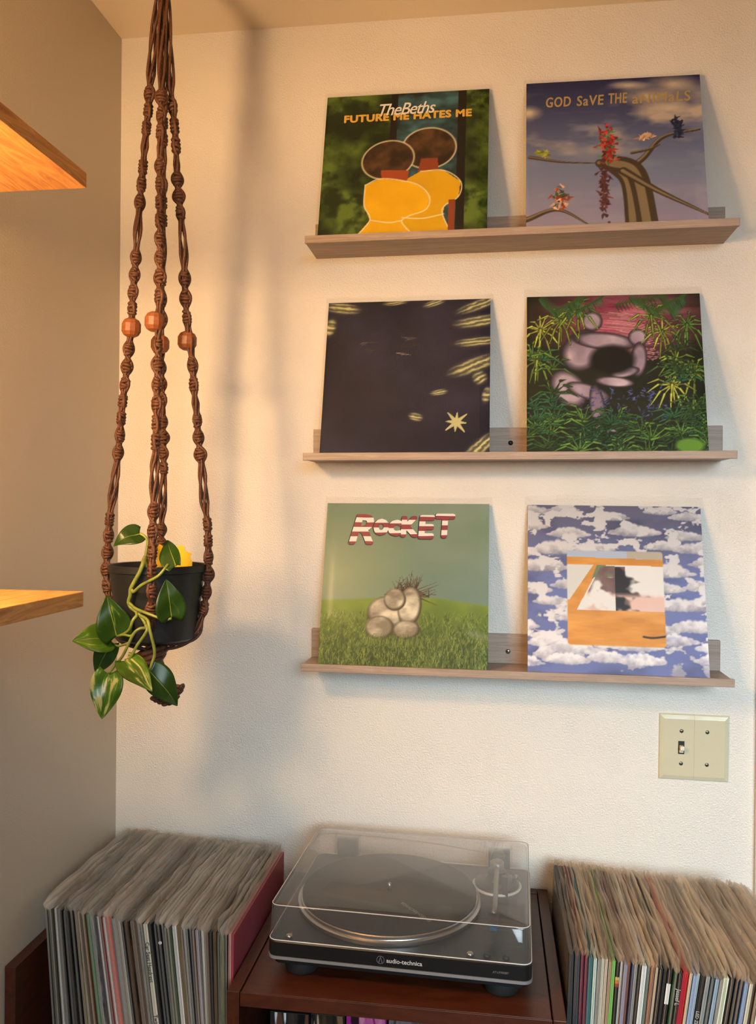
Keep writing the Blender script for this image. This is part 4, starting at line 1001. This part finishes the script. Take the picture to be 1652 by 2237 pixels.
stem([(700, 1185, YF-.010), (660, 1225, YF-.008), (600, 1215, YF), (530, 1228, YF+.010), (470, 1245, YF+.016)], .0020, .0017)
stem([(640, 1290, YF-.004), (590, 1308, YF+.004), (540, 1318, YF+.014), (480, 1290, YF+.022)], .0020, .0016)
def leaf(base, tip, Yb, Yt, width, material, facing=(0, 0, 0), fold=.25, curl=0.0, droop=.10, skew=0.0):
    """heart-shaped blade from base to tip (crop pixels), width in metres"""
    B = at(*crop(*base), Yb); T = at(*crop(*tip), Yt); ax = T-B; Ln = ax.length; ax.normalize()
    view = (CAM-(B+T)/2).normalized()+Vector(facing); nrm = (view-ax*view.dot(ax)).normalized(); sd = nrm.cross(ax)
    nu, nv = 22, 6; vs = []; fs = []; uv = []
    for i in range(nu+1):
        u = i/nu
        wd = math.sin(PI*min(1, (u+.06)/1.06)**.62)**.85*(1-.12*u) if u < .995 else .0
        wd = max(0, wd)*width*.5*1.02
        for j in range(-nv, nv+1):
            v = j/nv
            back = -.13*Ln*(abs(v)**1.5)*max(0, 1-u*3.2)+0.0
            lift = abs(v)*wd*fold - droop*Ln*(u-.35)**2*1.6 - .05*wd*math.sin(u*9+v*2)
            x = v*wd*(1+skew*(1 if v > 0 else -1))
            p = B+ax*(u*Ln+back+.0*u)+sd*x+nrm*(lift-curl*Ln*max(0, u-.6)**2*4)
            vs.append(p-PO); uv.append((v*.5+.5, u))
    m_ = 2*nv+1
    for i in range(nu):
        for j in range(m_-1): fs.append((i*m_+j, i*m_+j+1, (i+1)*m_+j+1, (i+1)*m_+j))
    mb = MB().add(vs, fs); me = mb.mesh('leaf', True, False); ul = me.uv_layers.new(name='UVMap')
    for p in me.polygons:
        for li in p.loop_indices: ul.data[li].uv = uv[me.loops[li].vertex_index]
    o = obj('leaf', me, material, pl)
    mr = MB(); mr.tube([Vector(vs[i*m_+nv])+nrm*.0004 for i in range(nu)], [.0011*(1-.8*i/nu) for i in range(nu)], 5).build('midrib', M['stem'], o, True)
    so = o.modifiers.new('thick', 'SOLIDIFY'); so.thickness = .0006; so.offset = -1
    return o
px2m = lambda w, Y: w/4.236*abs(CAM.y-Y)/FPX*1.28
leaf((745, 277), (505, 345), HC.y-.045, HC.y-.070, px2m(180, HC.y), M['leaf_dark'], (.15, 0, .75), .15, .35, .25)
leaf((1075, 575), (988, 325), YF-.010, HC.y-.060, px2m(165, YF), M['leaf_dark'], (-.35, 0, .25), .45, 0, .1, .15)
leaf((1040, 1052), (990, 700), YF-.010, YF-.020, px2m(232, YF), M['leaf_dark'], (.1, 0, .3), .2, 0, .08)
leaf((470, 1245), (122, 1262), YF+.016, YF-.020, px2m(262, YF), M['leaf_mid'], (0, 0, .5), .12, 0, .12)
leaf((480, 1290), (322, 1590), YF+.022, YF+.030, px2m(190, YF), M['leaf_dark'], (-.3, 0, 0), .2, 0, .1)
leaf((530, 1232), (435, 850), YF+.008, YF-.004, px2m(268, YF), M['leaf_dark'], (-.1, 0, .1), .25, 0, .08)
leaf((458, 1572), (388, 2000), YF+.004, YF-.006, px2m(248, YF), M['leaf_var'], (-.1, 0, .2), .22, 0, .08)
leaf((832, 1545), (1112, 1872), YF-.012, YF+.006, px2m(235, YF), M['leaf_dark'], (.1, 0, .4), .2, .12, .1)
leaf((610, 1452), (856, 1724), YF-.018, YF-.042, px2m(205, YF), M['leaf_var'], (.0, 0, .5), .15, 0, .1)
